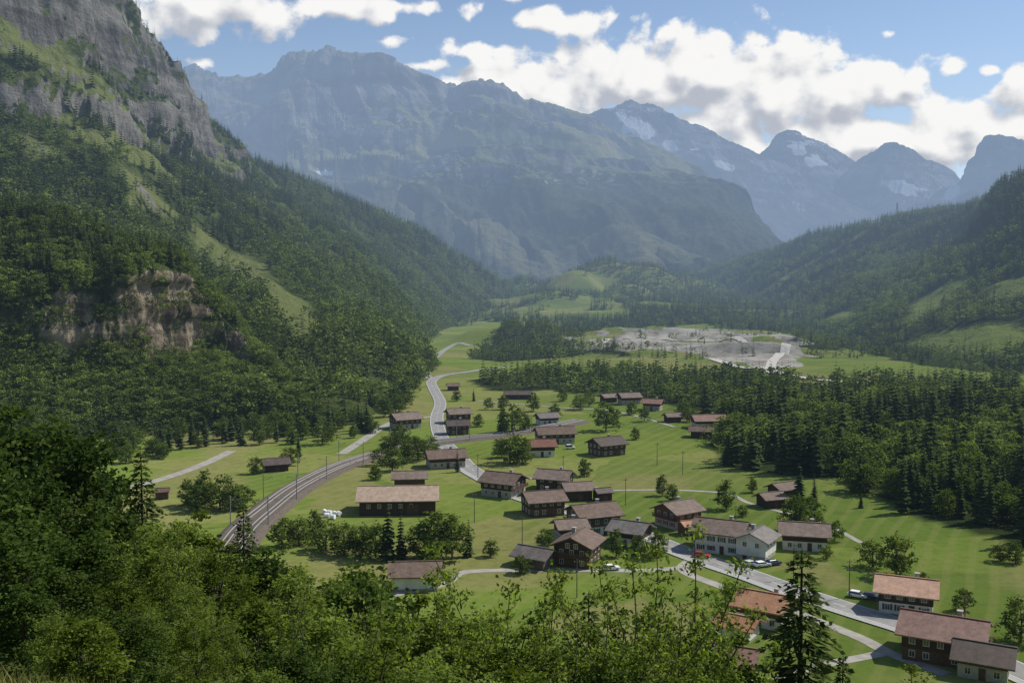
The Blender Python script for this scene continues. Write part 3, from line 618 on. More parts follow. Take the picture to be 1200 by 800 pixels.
def con(seed, L, per, R=.17, twig=0, base=.08):
    r = np.random.default_rng(seed); Vs, Fs, T, b = [], [], [], 0
    for i in range(L):
        f = i / L; z = base + (1 - base) * f; rr = R * (1 - f) ** .8 * (1 - .25 * max(0, .12 - f) / .12)
        a0 = r.uniform(0, 6.28)
        for k in range(per):
            a = a0 + 6.283 * k / per + r.normal(0, .22); q = rr * r.uniform(.55, 1.2) + .008
            dr = np.array([math.cos(a), math.sin(a), 0]); sd = np.array([-dr[1], dr[0], 0]); up = np.array([0, 0, 1])
            root = up * (z + .25 * q); tip = dr * q + up * (z - q * .32 + r.normal(0, .01)); mid = dr * q * .6 + up * (z - q * .02)
            tn = r.uniform(0, .6)
            if twig:
                ntw = max(3, int(twig * (.35 + .65 * (1 - f))))
                for j in range(ntw):
                    g = (j + 1) / ntw; o = root * (1 - g) + tip * g + up * (.12 * q * math.sin(g * 3.1)); ln = q * .42 * (1.15 - g) + .012
                    for sg in (-1, 1):
                        tv = (dr * .75 + sd * sg * .8) * ln - up * ln * r.uniform(.15, .55); w = (dr * .5 - sd * sg * .5) * .0075 + up * r.normal(0, .004)
                        Vs += [o, o + tv * .5 + w, o + tv, o + tv * .5 - w]; Fs.append((b, b + 1, b + 2, b + 3)); b += 4; T += [tn * .5, tn + .15, tn + .4, tn + .15]
            else:
                w = q * .46 * r.uniform(.8, 1.2)
                Vs += [root, mid - sd * w - up * q * .22, tip, mid + sd * w - up * q * .22]; Fs.append((b, b + 1, b + 2, b + 3)); b += 4
                T += [tn * .5, tn + .1, tn + .35, tn + .1]
    Vs += [np.array([-.006, 0, .93]), np.array([0, .006, .95]), np.array([0, 0, 1.0]), np.array([.006, -.003, .93])]; Fs.append((b, b + 1, b + 2, b + 3)); T += [.3] * 4
    return (np.array(Vs), np.array(Fs), np.clip(np.array(T), 0, 1)), tubes([((0, 0, -.03), (0, 0, .5), .013, .008), ((0, 0, .5), (0, 0, .97), .008, .002)])
def sap(seed, stems=5, tw=16, nl=9, leaf=.011):
    r = np.random.default_rng(seed); segs, lp = [], []
    for s in range(stems):
        p = np.array([r.normal(0, .02), r.normal(0, .02), -.02]); d = np.array([r.normal(0, .16), r.normal(0, .16), 1.]); top = r.uniform(.7, 1.) if s else 1.02
        n = 9; rad = .0075
        for k in range(n):
            q = p + d / np.linalg.norm(d) * top / n; d += np.array([r.normal(0, .10), r.normal(0, .10), .05]); segs.append((tuple(p), tuple(q), rad, rad * .85)); rad *= .85
            if k >= 2:
                for t_ in range(tw // 6 + 1):
                    a = r.uniform(0, 6.28); l = r.uniform(.05, .16) * (1.2 - k / n); tip = q + np.array([math.cos(a) * l, math.sin(a) * l, l * r.uniform(.2, .9)])
                    segs.append((tuple(q), tuple(tip), .002, .0008))
                    for g in np.linspace(.25, 1, nl): lp.append(q + (tip - q) * g + r.normal(0, .012, 3))
            p = q
    lp = np.repeat(np.array(lp), 3, 0) + r.normal(0, .012, (len(lp) * 3, 3)); n = len(lp)
    a = unit(r, n); b = np.cross(a, unit(r, n)); sz = leaf * r.uniform(.6, 1.3, n)
    V, Fq = quads(lp, a * sz[:, None], b * (sz * .55)[:, None])
    return (V, Fq, np.repeat(r.uniform(.1, 1, n), 4)), tubes(segs, 4)
def pair(nm, g, lm): return (mk_mesh(nm + '_crown', g[0][0], g[0][1], [lm], tint=g[0][2]), mk_mesh(nm + '_trunk', g[1][0], g[1][1], [bark], smooth=True))
def single(nm, g, lm):
    (V, Fq, T), (V2, F2) = g
    return mk_mesh(nm, np.concatenate([V, V2]), np.concatenate([Fq, F2 + len(V)]), [lm, bark], tint=np.r_[T, np.zeros(len(V2))], midx=np.r_[np.zeros(len(Fq)), np.ones(len(F2))])
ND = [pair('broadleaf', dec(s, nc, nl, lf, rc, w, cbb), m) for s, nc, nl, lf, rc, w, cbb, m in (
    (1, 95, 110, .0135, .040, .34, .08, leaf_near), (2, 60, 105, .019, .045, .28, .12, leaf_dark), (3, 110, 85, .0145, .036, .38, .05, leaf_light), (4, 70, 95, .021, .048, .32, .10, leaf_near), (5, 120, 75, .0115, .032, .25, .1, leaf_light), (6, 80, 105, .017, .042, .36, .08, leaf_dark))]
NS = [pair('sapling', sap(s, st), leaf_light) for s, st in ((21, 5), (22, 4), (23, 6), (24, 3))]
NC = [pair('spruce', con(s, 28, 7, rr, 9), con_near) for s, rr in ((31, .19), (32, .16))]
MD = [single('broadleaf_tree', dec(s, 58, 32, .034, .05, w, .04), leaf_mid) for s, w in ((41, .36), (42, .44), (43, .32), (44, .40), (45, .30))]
MC = [single('conifer_tree', con(s, 15, 8, rr), con_far) for s, rr in ((51, .17), (52, .14), (53, .20))]
FD = [dec(s, 17, 6, .075, .065, w, .05)[0] for s, w in ((61, .40), (62, .50), (63, .36))]
FC = [con(s, 8, 5, rr)[0] for s, rr in ((71, .16), (72, .13), (73, .19))]
MCg = [con(s, 12, 7, rr)[0] for s, rr in ((81, .17), (82, .14), (83, .2))]
MDg = [dec(s, 28, 14, .045, .058, w, .05)[0] for s, w in ((91, .40), (92, .48))]
def forest(name, label, pos, H, bases, mat, wid=1.):
    pos = np.asarray(pos); H = np.asarray(H); n = len(pos); w = RNG.integers(0, len(bases), n)
    pt = .35 * fbm(pos[:, 0] / 40, pos[:, 1] / 40, pos[:, 2] / 40, 3)
    Vs, Fs, Ts, b = [], [], [], 0
    for k, (V, Fq, T) in enumerate(bases):
        idx = np.where(w == k)[0]
        if not len(idx): continue
        a = RNG.uniform(0, 6.283, len(idx)); ca, sa = np.cos(a)[:, None], np.sin(a)[:, None]; h = H[idx][:, None]; ws = h * RNG.uniform(.8, 1.3, len(idx))[:, None] * wid
        X = (V[None, :, 0] * ca - V[None, :, 1] * sa) * ws; Y = (V[None, :, 0] * sa + V[None, :, 1] * ca) * ws; Z = V[None, :, 2] * h
        VV = np.stack([X, Y, Z], -1) + pos[idx][:, None, :]
        tt = np.clip(T[None, :] * .75 + (RNG.uniform(-.15, .45, len(idx)) + pt[idx])[:, None], 0, 1)
        FF = Fq[None] + (np.arange(len(idx)) * len(V))[:, None, None] + b
        Vs.append(VV.reshape(-1, 3)); Fs.append(FF.reshape(-1, 4)); Ts.append(tt.ravel()); b += VV.shape[0] * VV.shape[1]
    me = mk_mesh(name, np.concatenate(Vs), np.concatenate(Fs), [mat], tint=np.concatenate(Ts))
    return link(name, me, label=label, category='forest', kind='stuff')
def hts(n, lo, hi): return lo + (hi - lo) * RNG.beta(1.6, 1.8, n)
def sample_grid(G, n, s_max):
    nt, ns, _ = G.shape; js = int(ns * s_max)
    A = G[:-1, :js]; a = G[1:, :js] - A; b = G[:-1, 1:js + 1] - A; cr_ = np.cross(a, b); ar = np.linalg.norm(cr_, axis=2).ravel()
    idx = RNG.choice(len(ar), n, p=ar / ar.sum()); i, j = np.unravel_index(idx, A.shape[:2]); u, v = RNG.random(n)[:, None], RNG.random(n)[:, None]
    p = A[i, j] + a[i, j] * u + b[i, j] * v; nn = cr_[i, j]; nz = np.abs(nn[:, 2]) / (np.linalg.norm(nn, axis=1) + 1e-9)
    return p, nz, i, j
def vis(p, m=60):
    x, y = project(p); return (x > -m - 120) & (x < 1200 + m + 120) & (y > -m) & (p[:, 1] > 5)
# left mountain forest
p, nz, i, j = sample_grid(GL, 46000, .84)
n_ = fbm(p[:, 0] / 75, p[:, 1] / 75, p[:, 2] / 75, 4); n2_ = fbm(p[:, 0] / 110 + 9, p[:, 1] / 110, p[:, 2] / 110, 3)
rk = rockL[i, j]; md = medL[i, j]
dens = np.clip(.66 + n_ * 1.4, 0, 1) * (.16 * (nz > .45) + .84 * sstep(.6, .3, rk)) * (.07 + .93 * sstep(.6, .2, md)) * (1 - .45 * sstep(200, 340, p[:, 2]))
keep = (RNG.random(len(p)) < dens) & vis(p) & (p[:, 2] > -2)
p = p[keep]; n2_ = n2_[keep]; alt = p[:, 2] + n2_ * 170
dc = (alt < 80) | (RNG.random(len(p)) < .15 + .65 * sstep(-.05, .3, n2_))
dc &= RNG.random(len(p)) < .85
pc, pd = p[~dc][:10000], p[dc][:9000]
hc = hts(len(pc), 9, 24) * (1 - .4 * sstep(200, 350, pc[:, 2])); hd = hts(len(pd), 6, 17) * (1 - .5 * sstep(160, 300, pd[:, 2]))
forest('conifer_forest', 'dark conifer forest covering the left mountainside', pc, hc, FC, con_far)
forest('broadleaf_forest', 'green broadleaf wood on the lower left slope', pd, hd, FD, leaf_far)
# knob trees
p, nz, i, j = sample_grid(GK, 6600, .86)
pxk, pyk = project(p)
keep = (RNG.random(len(p)) < .09 + .91 * sstep(.5, .15, rockK[i, j])) & vis(p) & (p[:, 2] > -3)
keep &= ~((np.abs(pxk - 205) < 45) & (pyk > 405) & (pyk < 440) & (RNG.random(len(p)) < .45)); p = p[keep]
dc = RNG.random(len(p)) < sstep(95, 25, p[:, 2]) * .6 + .38
pc, pd = p[~dc], p[dc]
forest('conifer_forest', 'conifers crowning the rocky knob at left', pc, hts(len(pc), 7, 16), MCg, con_far)
forest('broadleaf_forest', 'broadleaf trees around the foot of the rocky knob', pd, hts(len(pd), 5, 11), MDg, leaf_far)
# right slope
p, nz, i, j = sample_grid(GR, 25000, .86)
n_ = fbm(p[:, 0] / 110, p[:, 1] / 110, p[:, 2] / 110, 3)
keep = (RNG.random(len(p)) < np.clip(.85 + n_, 0, 1) * (.03 + .97 * sstep(.5, .15, medR[i, j]))) & vis(p) & (p[:, 2] > -2); p = p[keep]
n_ = n_[keep]
dc = RNG.random(len(p)) < .22 + .35 * sstep(150, 40, p[:, 2]) + .35 * sstep(.1, .4, n_)
pc, pd = p[~dc][:10500], p[dc][:7000]
forest('conifer_forest', 'dark spruce forest on the right hillside and its ridge', pc, hts(len(pc), 11, 24), FC, con_far)
forest('broadleaf_forest', 'scattered broadleaf trees low on the right hillside', pd, hts(len(pd), 7, 15), FD, leaf_far)
# valley woods
def poly_pts(pl, n):
    a = np.array(pl); lo, hi = a.min(0), a.max(0); q = RNG.uniform(lo, hi, (n * 5, 2))
    jx = fbm(q[:, 0] / 25, q[:, 1] / 25, None, 3) * 14; q = q[inpoly(q[:, 0] + jx, q[:, 1] + jx, pl)][:n]
    return np.c_[q, gz(q[:, 0], q[:, 1]) - .2]
def copyobj(name, me, pos, h, w=1., **k):
    return link(name, me, loc=pos, rot=random.uniform(0, 6.28), scale=(h * w, h * w, h), **k)
pr_ = poly_pts(WOODS['right'], 1150); pr_ = pr_[vis(pr_)]; pr_ = pr_[np.argsort(pr_[:, 1] + fbm(pr_[:, 0] / 30, pr_[:, 1] / 30) * 20)]
edge = pr_[:140]; rest = pr_[140:]
for q in edge:
    if random.random() < .5:
        copyobj('spruce_tree', random.choice(MC), q, random.triangular(8, 23, 15), random.uniform(.9, 1.25), label='dark spruce at the near edge of the right hand forest', category='tree', group='spruces along the near edge of the right forest')
    else:
        copyobj('broadleaf_tree', random.choice(MD), q, random.triangular(4, 14, 8), random.uniform(.95, 1.35), label='round broadleaf tree at the near edge of the right hand forest', category='tree', group='broadleaf trees along the near edge of the right forest')
mk_ = fbm(rest[:, 0] / 45, rest[:, 1] / 45, None, 3) + RNG.normal(0, .25, len(rest)) > .02
q = rest[~mk_]; forest('conifer_forest', 'dense spruce forest filling the right of the valley floor', q, hts(len(q), 10, 25), MCg, con_far, 1.15)
q = rest[mk_]; forest('broadleaf_forest', 'broadleaf trees mixed into the right hand spruce forest', q, hts(len(q), 8, 17), MDg, leaf_far)
q = poly_pts(WOODS['band'], 900); RNG.shuffle(q); n_a = int(len(q) * .55)
forest('conifer_forest', 'belt of conifers behind the far hamlet', q[:n_a], hts(n_a, 8, 20), FC, con_far); forest('broadleaf_forest', 'broadleaf trees in the belt behind the far hamlet', q[n_a:], hts(len(q) - n_a, 6, 14), FD, leaf_far)
q = np.concatenate([poly_pts(WOODS['mid'], 620), poly_pts(WOODS['far'], 600)]); RNG.shuffle(q); n_a = len(q) // 2
qq = np.c_[RNG.uniform(20, 360, 1500), RNG.uniform(870, 1420, 1500)]; ip = inpoly(qq[:, 0], qq[:, 1], QUARRY); nn_ = fbm(qq[:, 0] / 30, qq[:, 1] / 30, None, 3)
qq = qq[np.where(ip, nn_ > .38, nn_ > .0)]; q2 = np.c_[qq, gz(qq[:, 0], qq[:, 1]) - .2]; q_d = np.concatenate([q[:n_a], q2[::2]]); q_c = np.concatenate([q[n_a:], q2[1::2]])
forest('broadleaf_forest', 'mixed trees around the quarry and far meadows', q_d, hts(len(q_d), 4, 12), FD, leaf_far); forest('conifer_forest', 'conifers around the quarry and far meadows', q_c, hts(len(q_c), 7, 18), FC, con_far)
q = np.c_[RNG.uniform(-150, 520, 15000), RNG.uniform(1380, 2600, 15000)]
nn_ = fbm(q[:, 0] / 60 + 3.3, q[:, 1] / 50, None, 4)
q = q[(nn_ > .12 - .45 * sstep(190, 330, q[:, 0]) - .40 * sstep(2080, 2190, q[:, 1])) & ~inpoly(q[:, 0], q[:, 1], QUARRY)]; q = np.c_[q, gz(q[:, 0], q[:, 1])]; RNG.shuffle(q); n_a = int(len(q) * .75)
forest('conifer_forest', 'conifer clumps between the meadows on the distant knoll', q[:n_a], hts(n_a, 9, 22), FC, con_far)
forest('broadleaf_forest', 'broadleaf clumps between the meadows on the distant knoll', q[n_a:], hts(len(q) - n_a, 6, 14), FD, leaf_far)
q = poly_pts(WOODS['back'], 600); forest('conifer_forest', 'conifers beyond the grey quarry', q, hts(len(q), 8, 19), FC, con_far)

# individual valley trees
VT = [(588, 506, 15, 'c', 'dark conifer of a pair above the railway curve'), (600, 508, 14, 'd', 'round tree beside the dark conifer above the railway'), (625, 482, 10, 'd', None), (710, 505, 14, 'd', 'bushy tree standing alone below the far hamlet'),
 (851, 597, 9, 'd', 'round bushy tree alone in the middle of the right meadow'), (881, 577, 5, 'd', None), (685, 558, 7, 'd', 'small round tree beside the village lane'), (776, 581, 7, 'd', None), (788, 587, 6, 'd', None),
 (936, 592, 14, 'c', 'dark spruce behind the paired brown huts'), (954, 590, 10, 'c', 'shorter spruce right of the one behind the huts'), (932, 622, 11, 'd', 'leafy tree behind the dark chalet at the meadow edge'), (949, 612, 8, 'd', None),
 (1050, 675, 11, 'd', 'tall leafy tree at right edge of the meadow lane'), (1022, 664, 7, 'd', 'smaller tree left of the tall one by the meadow lane'), (1009, 595, 5, 'c', 'tiny lone conifer in the open right meadow'), (978, 634, 6, 'd', None),
 (1190, 660, 6, 'd', None), (1172, 658, 5, 'd', None), (1196, 752, 9, 'd', 'leafy tree at the right edge beside the rust roofed house'), (1082, 694, 5, 'd', None),
 (222, 592, 9, 'd', None), (240, 594, 11, 'd', None), (258, 597, 11, 'd', None), (274, 598, 9, 'd', None), (286, 594, 7, 'd', None), (232, 600, 8, 'd', None),
 (403, 650, 9, 'd', None), (425, 652, 9, 'd', None), (455, 657, 15, 'c', None), (470, 657, 13, 'c', None), (495, 655, 9, 'd', None), (512, 657, 13, 'd', None), (530, 655, 12, 'd', None), (549, 652, 10, 'c', None), (575, 652, 5, 'd', None), (382, 645, 8, 'd', None), (440, 655, 10, 'd', None),
 (460, 552, 10, 'd', None), (475, 543, 9, 'd', None), (490, 540, 10, 'd', None), (502, 536, 9, 'd', None), (536, 553, 9, 'c', None), (440, 562, 6, 'd', None), (468, 520, 9, 'd', None), (482, 532, 8, 'd', None), (470, 530, 9, 'd', None),
 (598, 543, 12, 'd', 'large round tree beside the railway curve in the village'), (612, 543, 11, 'd', None), (588, 536, 8, 'd', None), (350, 638, 8, 'd', None), (330, 642, 8, 'd', None), (612, 672, 5, 'd', None), (722, 652, 7, 'd', None), (748, 650, 6, 'd', None), (772, 650, 7, 'd', None),
 (870, 722, 7, 'd', None), (680, 480, 9, 'd', None), (690, 476, 9, 'd', None), (660, 470, 9, 'd', None), (755, 494, 8, 'd', None), (800, 490, 9, 'd', None), (808, 494, 8, 'd', None), (555, 470, 8, 'c', None), (572, 480, 7, 'd', None), (560, 500, 7, 'd', None), (616, 506, 8, 'd', None), (745, 515, 6, 'd', None), (300, 555, 7, 'd', None), (340, 545, 8, 'd', None), (350, 535, 9, 'c', None), (870, 605, 4, 'd', None), (960, 620, 4, 'd', None),
 (368, 628, 7, 'd', None), (455, 530, 8, 'd', None), (445, 545, 7, 'd', None), (650, 488, 7, 'd', None), (590, 480, 8, 'd', None), (535, 470, 7, 'd', None), (720, 500, 7, 'd', None), (740, 486, 8, 'd', None), (640, 640, 5, 'd', None), (760, 655, 5, 'd', None), (968, 655, 4, 'd', None), (1130, 715, 5, 'd', None), (855, 708, 5, 'd', None), (930, 745, 5, 'd', None)]
for (x, y, h, k, lb) in VT:
    q = ground(x, y); q[2] -= .15
    grp = None
    if lb is None:
        if y > 640 and x < 580: lb, grp = 'tree in the hedge row below the large barn', 'trees in the row below the barn'
        elif x < 300: lb, grp = 'bushy tree in the clump beside the left lane', 'trees in the clump beside the left lane'
        elif y < 515: lb, grp = 'small tree among the houses of the far hamlet', 'trees among the far hamlet'
        elif x > 800: lb, grp = 'small tree dotted along the right meadow', 'small trees on the right meadow'
        else: lb, grp = 'garden tree beside the village chalets', 'garden trees in the village'
    copyobj('conifer_tree' if k == 'c' else 'broadleaf_tree', random.choice(MC if k == 'c' else MD), q, h, random.uniform(.95, 1.35) if k == 'd' else 1.1, label=lb, category='tree', group=grp)
lw = wpoly([(60, 545), (175, 548), (270, 520), (400, 520), (440, 500), (486, 470), (480, 455), (380, 490), (250, 500), (60, 520)])
q = poly_pts(lw, 110)
for k, s in enumerate(q):
    cnf = random.random() < .35
    copyobj('conifer_tree' if cnf else 'broadleaf_tree', random.choice(MC if cnf else MD), s, random.triangular(8, 18, 13) if cnf else random.triangular(5, 13, 9), random.uniform(.95, 1.35), label='%s in the wood behind the left lane' % ('dark conifer' if cnf else 'bushy green tree'), category='tree', group='%s in the wood behind the left lane' % ('conifers' if cnf else 'broadleaf trees'))

# foreground trees
FG = [('D', 25, 468, 95, 'tallest dark leafy tree at the left edge of the foreground'), ('D', 82, 496, 90, 'dark leafy tree beside the tallest one at the left edge'), ('D', -35, 500, 70, None), ('D', 50, 555, 66, None), ('D', 118, 580, 66, None), ('C', 165, 525, 74, 'slim spruce rising above the left foreground bushes'), ('D', 188, 605, 60, None), ('D', 225, 600, 70, None), ('C', 285, 588, 75, 'dark spruce left of the railway curve in the foreground'), ('D', 255, 635, 55, None), ('D', 312, 640, 65, None), ('D', 350, 662, 60, None), ('D', 395, 652, 65, None), ('D', 432, 664, 60, None), ('D', 465, 700, 50, None), ('D', 375, 705, 42, None), ('D', 300, 702, 42, None), ('D', 222, 680, 42, None), ('D', 140, 670, 45, None), ('D', 70, 660, 42, None), ('D', 502, 705, 48, None), ('D', 545, 700, 52, None),
 ('S', 600, 640, 50, 'thin sapling left of centre with bare upper stems'), ('D', 588, 735, 46, None), ('D', 640, 742, 46, None), ('S', 568, 685, 46, 'short leafy sapling beside the thin one at centre'), ('C', 690, 690, 56, 'small spruce among the foreground bushes right of centre'), ('D', 690, 752, 46, None), ('S', 742, 622, 48, 'tall spindly sapling overlapping the village road'), ('S', 785, 650, 52, 'second spindly sapling right of the tall one'), ('D', 738, 735, 44, None), ('D', 800, 722, 50, None), ('D', 838, 742, 55, None), ('C', 940, 640, 60, 'young spruce standing apart at the lower right'), ('D', 872, 772, 58, None), ('C', 988, 765, 60, 'top of a small spruce at the bottom edge'),
 ('D', -10, 610, 42, None), ('D', 28, 680, 32, None), ('D', 180, 730, 34, None), ('D', 262, 740, 34, None), ('D', 340, 755, 34, None), ('D', 430, 740, 36, None), ('D', 520, 765, 38, None), ('D', 612, 778, 40, None), ('D', 112, 720, 30, None), ('D', 1075, 788, 62, None), ('D', 720, 780, 42, None), ('D', 790, 775, 46, None), ('D', 470, 770, 36, None), ('D', 390, 775, 34, None),
 ('D', 20, 590, 52, None), ('D', 95, 620, 50, None), ('D', 170, 650, 52, None), ('D', 0, 560, 75, None), ('D', 150, 615, 80, None), ('D', 215, 640, 80, None), ('D', 270, 660, 75, None), ('D', 60, 715, 28, None), ('D', 150, 765, 26, None), ('D', 230, 770, 28, None), ('D', 310, 780, 28, None), ('D', 95, 768, 24, None),
 ('S', 200, 600, 50, 'spindly sapling beside the slim spruce at left'), ('S', 470, 665, 48, 'sapling above the bushes below the white walled house'), ('S', 330, 672, 40, 'slender sapling in front of the railway curve'), ('S', 830, 685, 50, 'low sapling left of the orange roofed annexe'), ('C', 425, 685, 50, 'small dark spruce among the bushes left of centre'),
 ('S', 510, 685, 44, 'leafy sapling below the hedge row, left of the centre saplings'), ('S', 640, 690, 44, 'sapling rising before the near meadow, right of the thin one'), ('S', 710, 670, 46, 'thin sapling just left of the tall spindly one'), ('S', 765, 680, 42, 'short sapling between the two spindly ones'), ('S', 395, 700, 38, 'pale sapling among the bushes below the hedge row'), ('S', 250, 690, 36, 'pale sapling among the bushes left of the railway'), ('S', 860, 735, 48, 'short sapling over the terracotta roof at the bottom')]
def tree_thing(nm, pairm, pos, h, w, label, group=None):
    e = link(nm, None, loc=pos, rot=random.uniform(0, 6.28), scale=(h * w, h * w, h), label=label, category='bush' if nm == 'bush' else 'tree', group=group)
    link('crown', pairm[0], e); link('trunk', pairm[1], e); return e
for k, (kd, x, ty, d, lb) in enumerate(FG):
    tp = at(x, ty, d); g = float(gz(tp[0], tp[1])) - .2; h = max(2.5, tp[2] - g)
    if kd == 'D':
        mi = (1, 5)[k % 2] if (lb or x < 130 and ty < 640) else (k * 7 + k // 3) % 6
        tree_thing('broadleaf_tree' if lb else 'bush', ND[mi], (tp[0], tp[1], g), h, random.uniform(.85, 1.1) * (1.2 if h < 9 else .95), lb or 'leafy sunlit bush on the near hillside along the bottom', None if lb else 'leafy bushes filling the near hillside')
    elif kd == 'S': tree_thing('sapling', NS[k % 4], (tp[0], tp[1], g), h, 1., lb)
    else: tree_thing('spruce_tree', NC[0 if x == 940 else k % 2], (tp[0], tp[1], g), h, 1.4 if x == 940 else 1.15, lb)
n = 0
while n < 52:
    d = random.uniform(70, 245); x = random.uniform(-120, 335); X = (x - 600) / F * d; g = float(gz(X, d))
    lim = np.interp(x, [-120, 0, 110, 170, 265, 300, 335], [480, 505, 555, 605, 645, 655, 668]) + random.uniform(0, 30); h = random.uniform(6, 12)
    top = CAMZ - (lim - 330) / F * d
    if g < 1.0 and x > 160: n += .2; continue
    h = min(h, top - g)
    if h < 3.5: n += .2; continue
    n += 1
    if random.random() < .25: tree_thing('spruce_tree', random.choice(NC), (X, d, g - .2), h * 1.1, 1.1, 'spruce on the wooded hillside below the left lane', 'spruces on the wooded left hillside')
    else: tree_thing('broadleaf_tree', random.choice(ND), (X, d, g - .2), h, random.uniform(1., 1.35), 'leafy tree on the wooded hillside below the left lane', 'trees on the wooded left hillside')
# dry grass at lower left
n = 9000; gxx = RNG.uniform(-16, -3, n); gyy = RNG.uniform(8, 24, n); kk = gxx / gyy < -.44 + RNG.normal(0, .04, n); gxx, gyy = gxx[kk], gyy[kk]; n = len(gxx)
b0 = np.c_[gxx, gyy, gz(gxx, gyy) - .05]; hh = RNG.uniform(.2, .7, n); ln = RNG.normal(0, .25, (n, 2)) * hh[:, None]; a = RNG.uniform(0, 6.28, n); wv_ = np.c_[np.cos(a), np.sin(a), a * 0] * .007
mid = b0 + np.c_[ln * .35, hh * .6]; tip = b0 + np.c_[ln, hh]
V = np.stack([b0, mid - wv_, tip, mid + wv_], 1).reshape(-1, 3); me = mk_mesh('grass', V, np.arange(4 * n).reshape(-1, 4), [grassblade], tint=np.repeat(RNG.uniform(0, 1, n), 4))
link('grass', me, label='long dry grass on the near hillside at lower left', category='grass', kind='stuff')

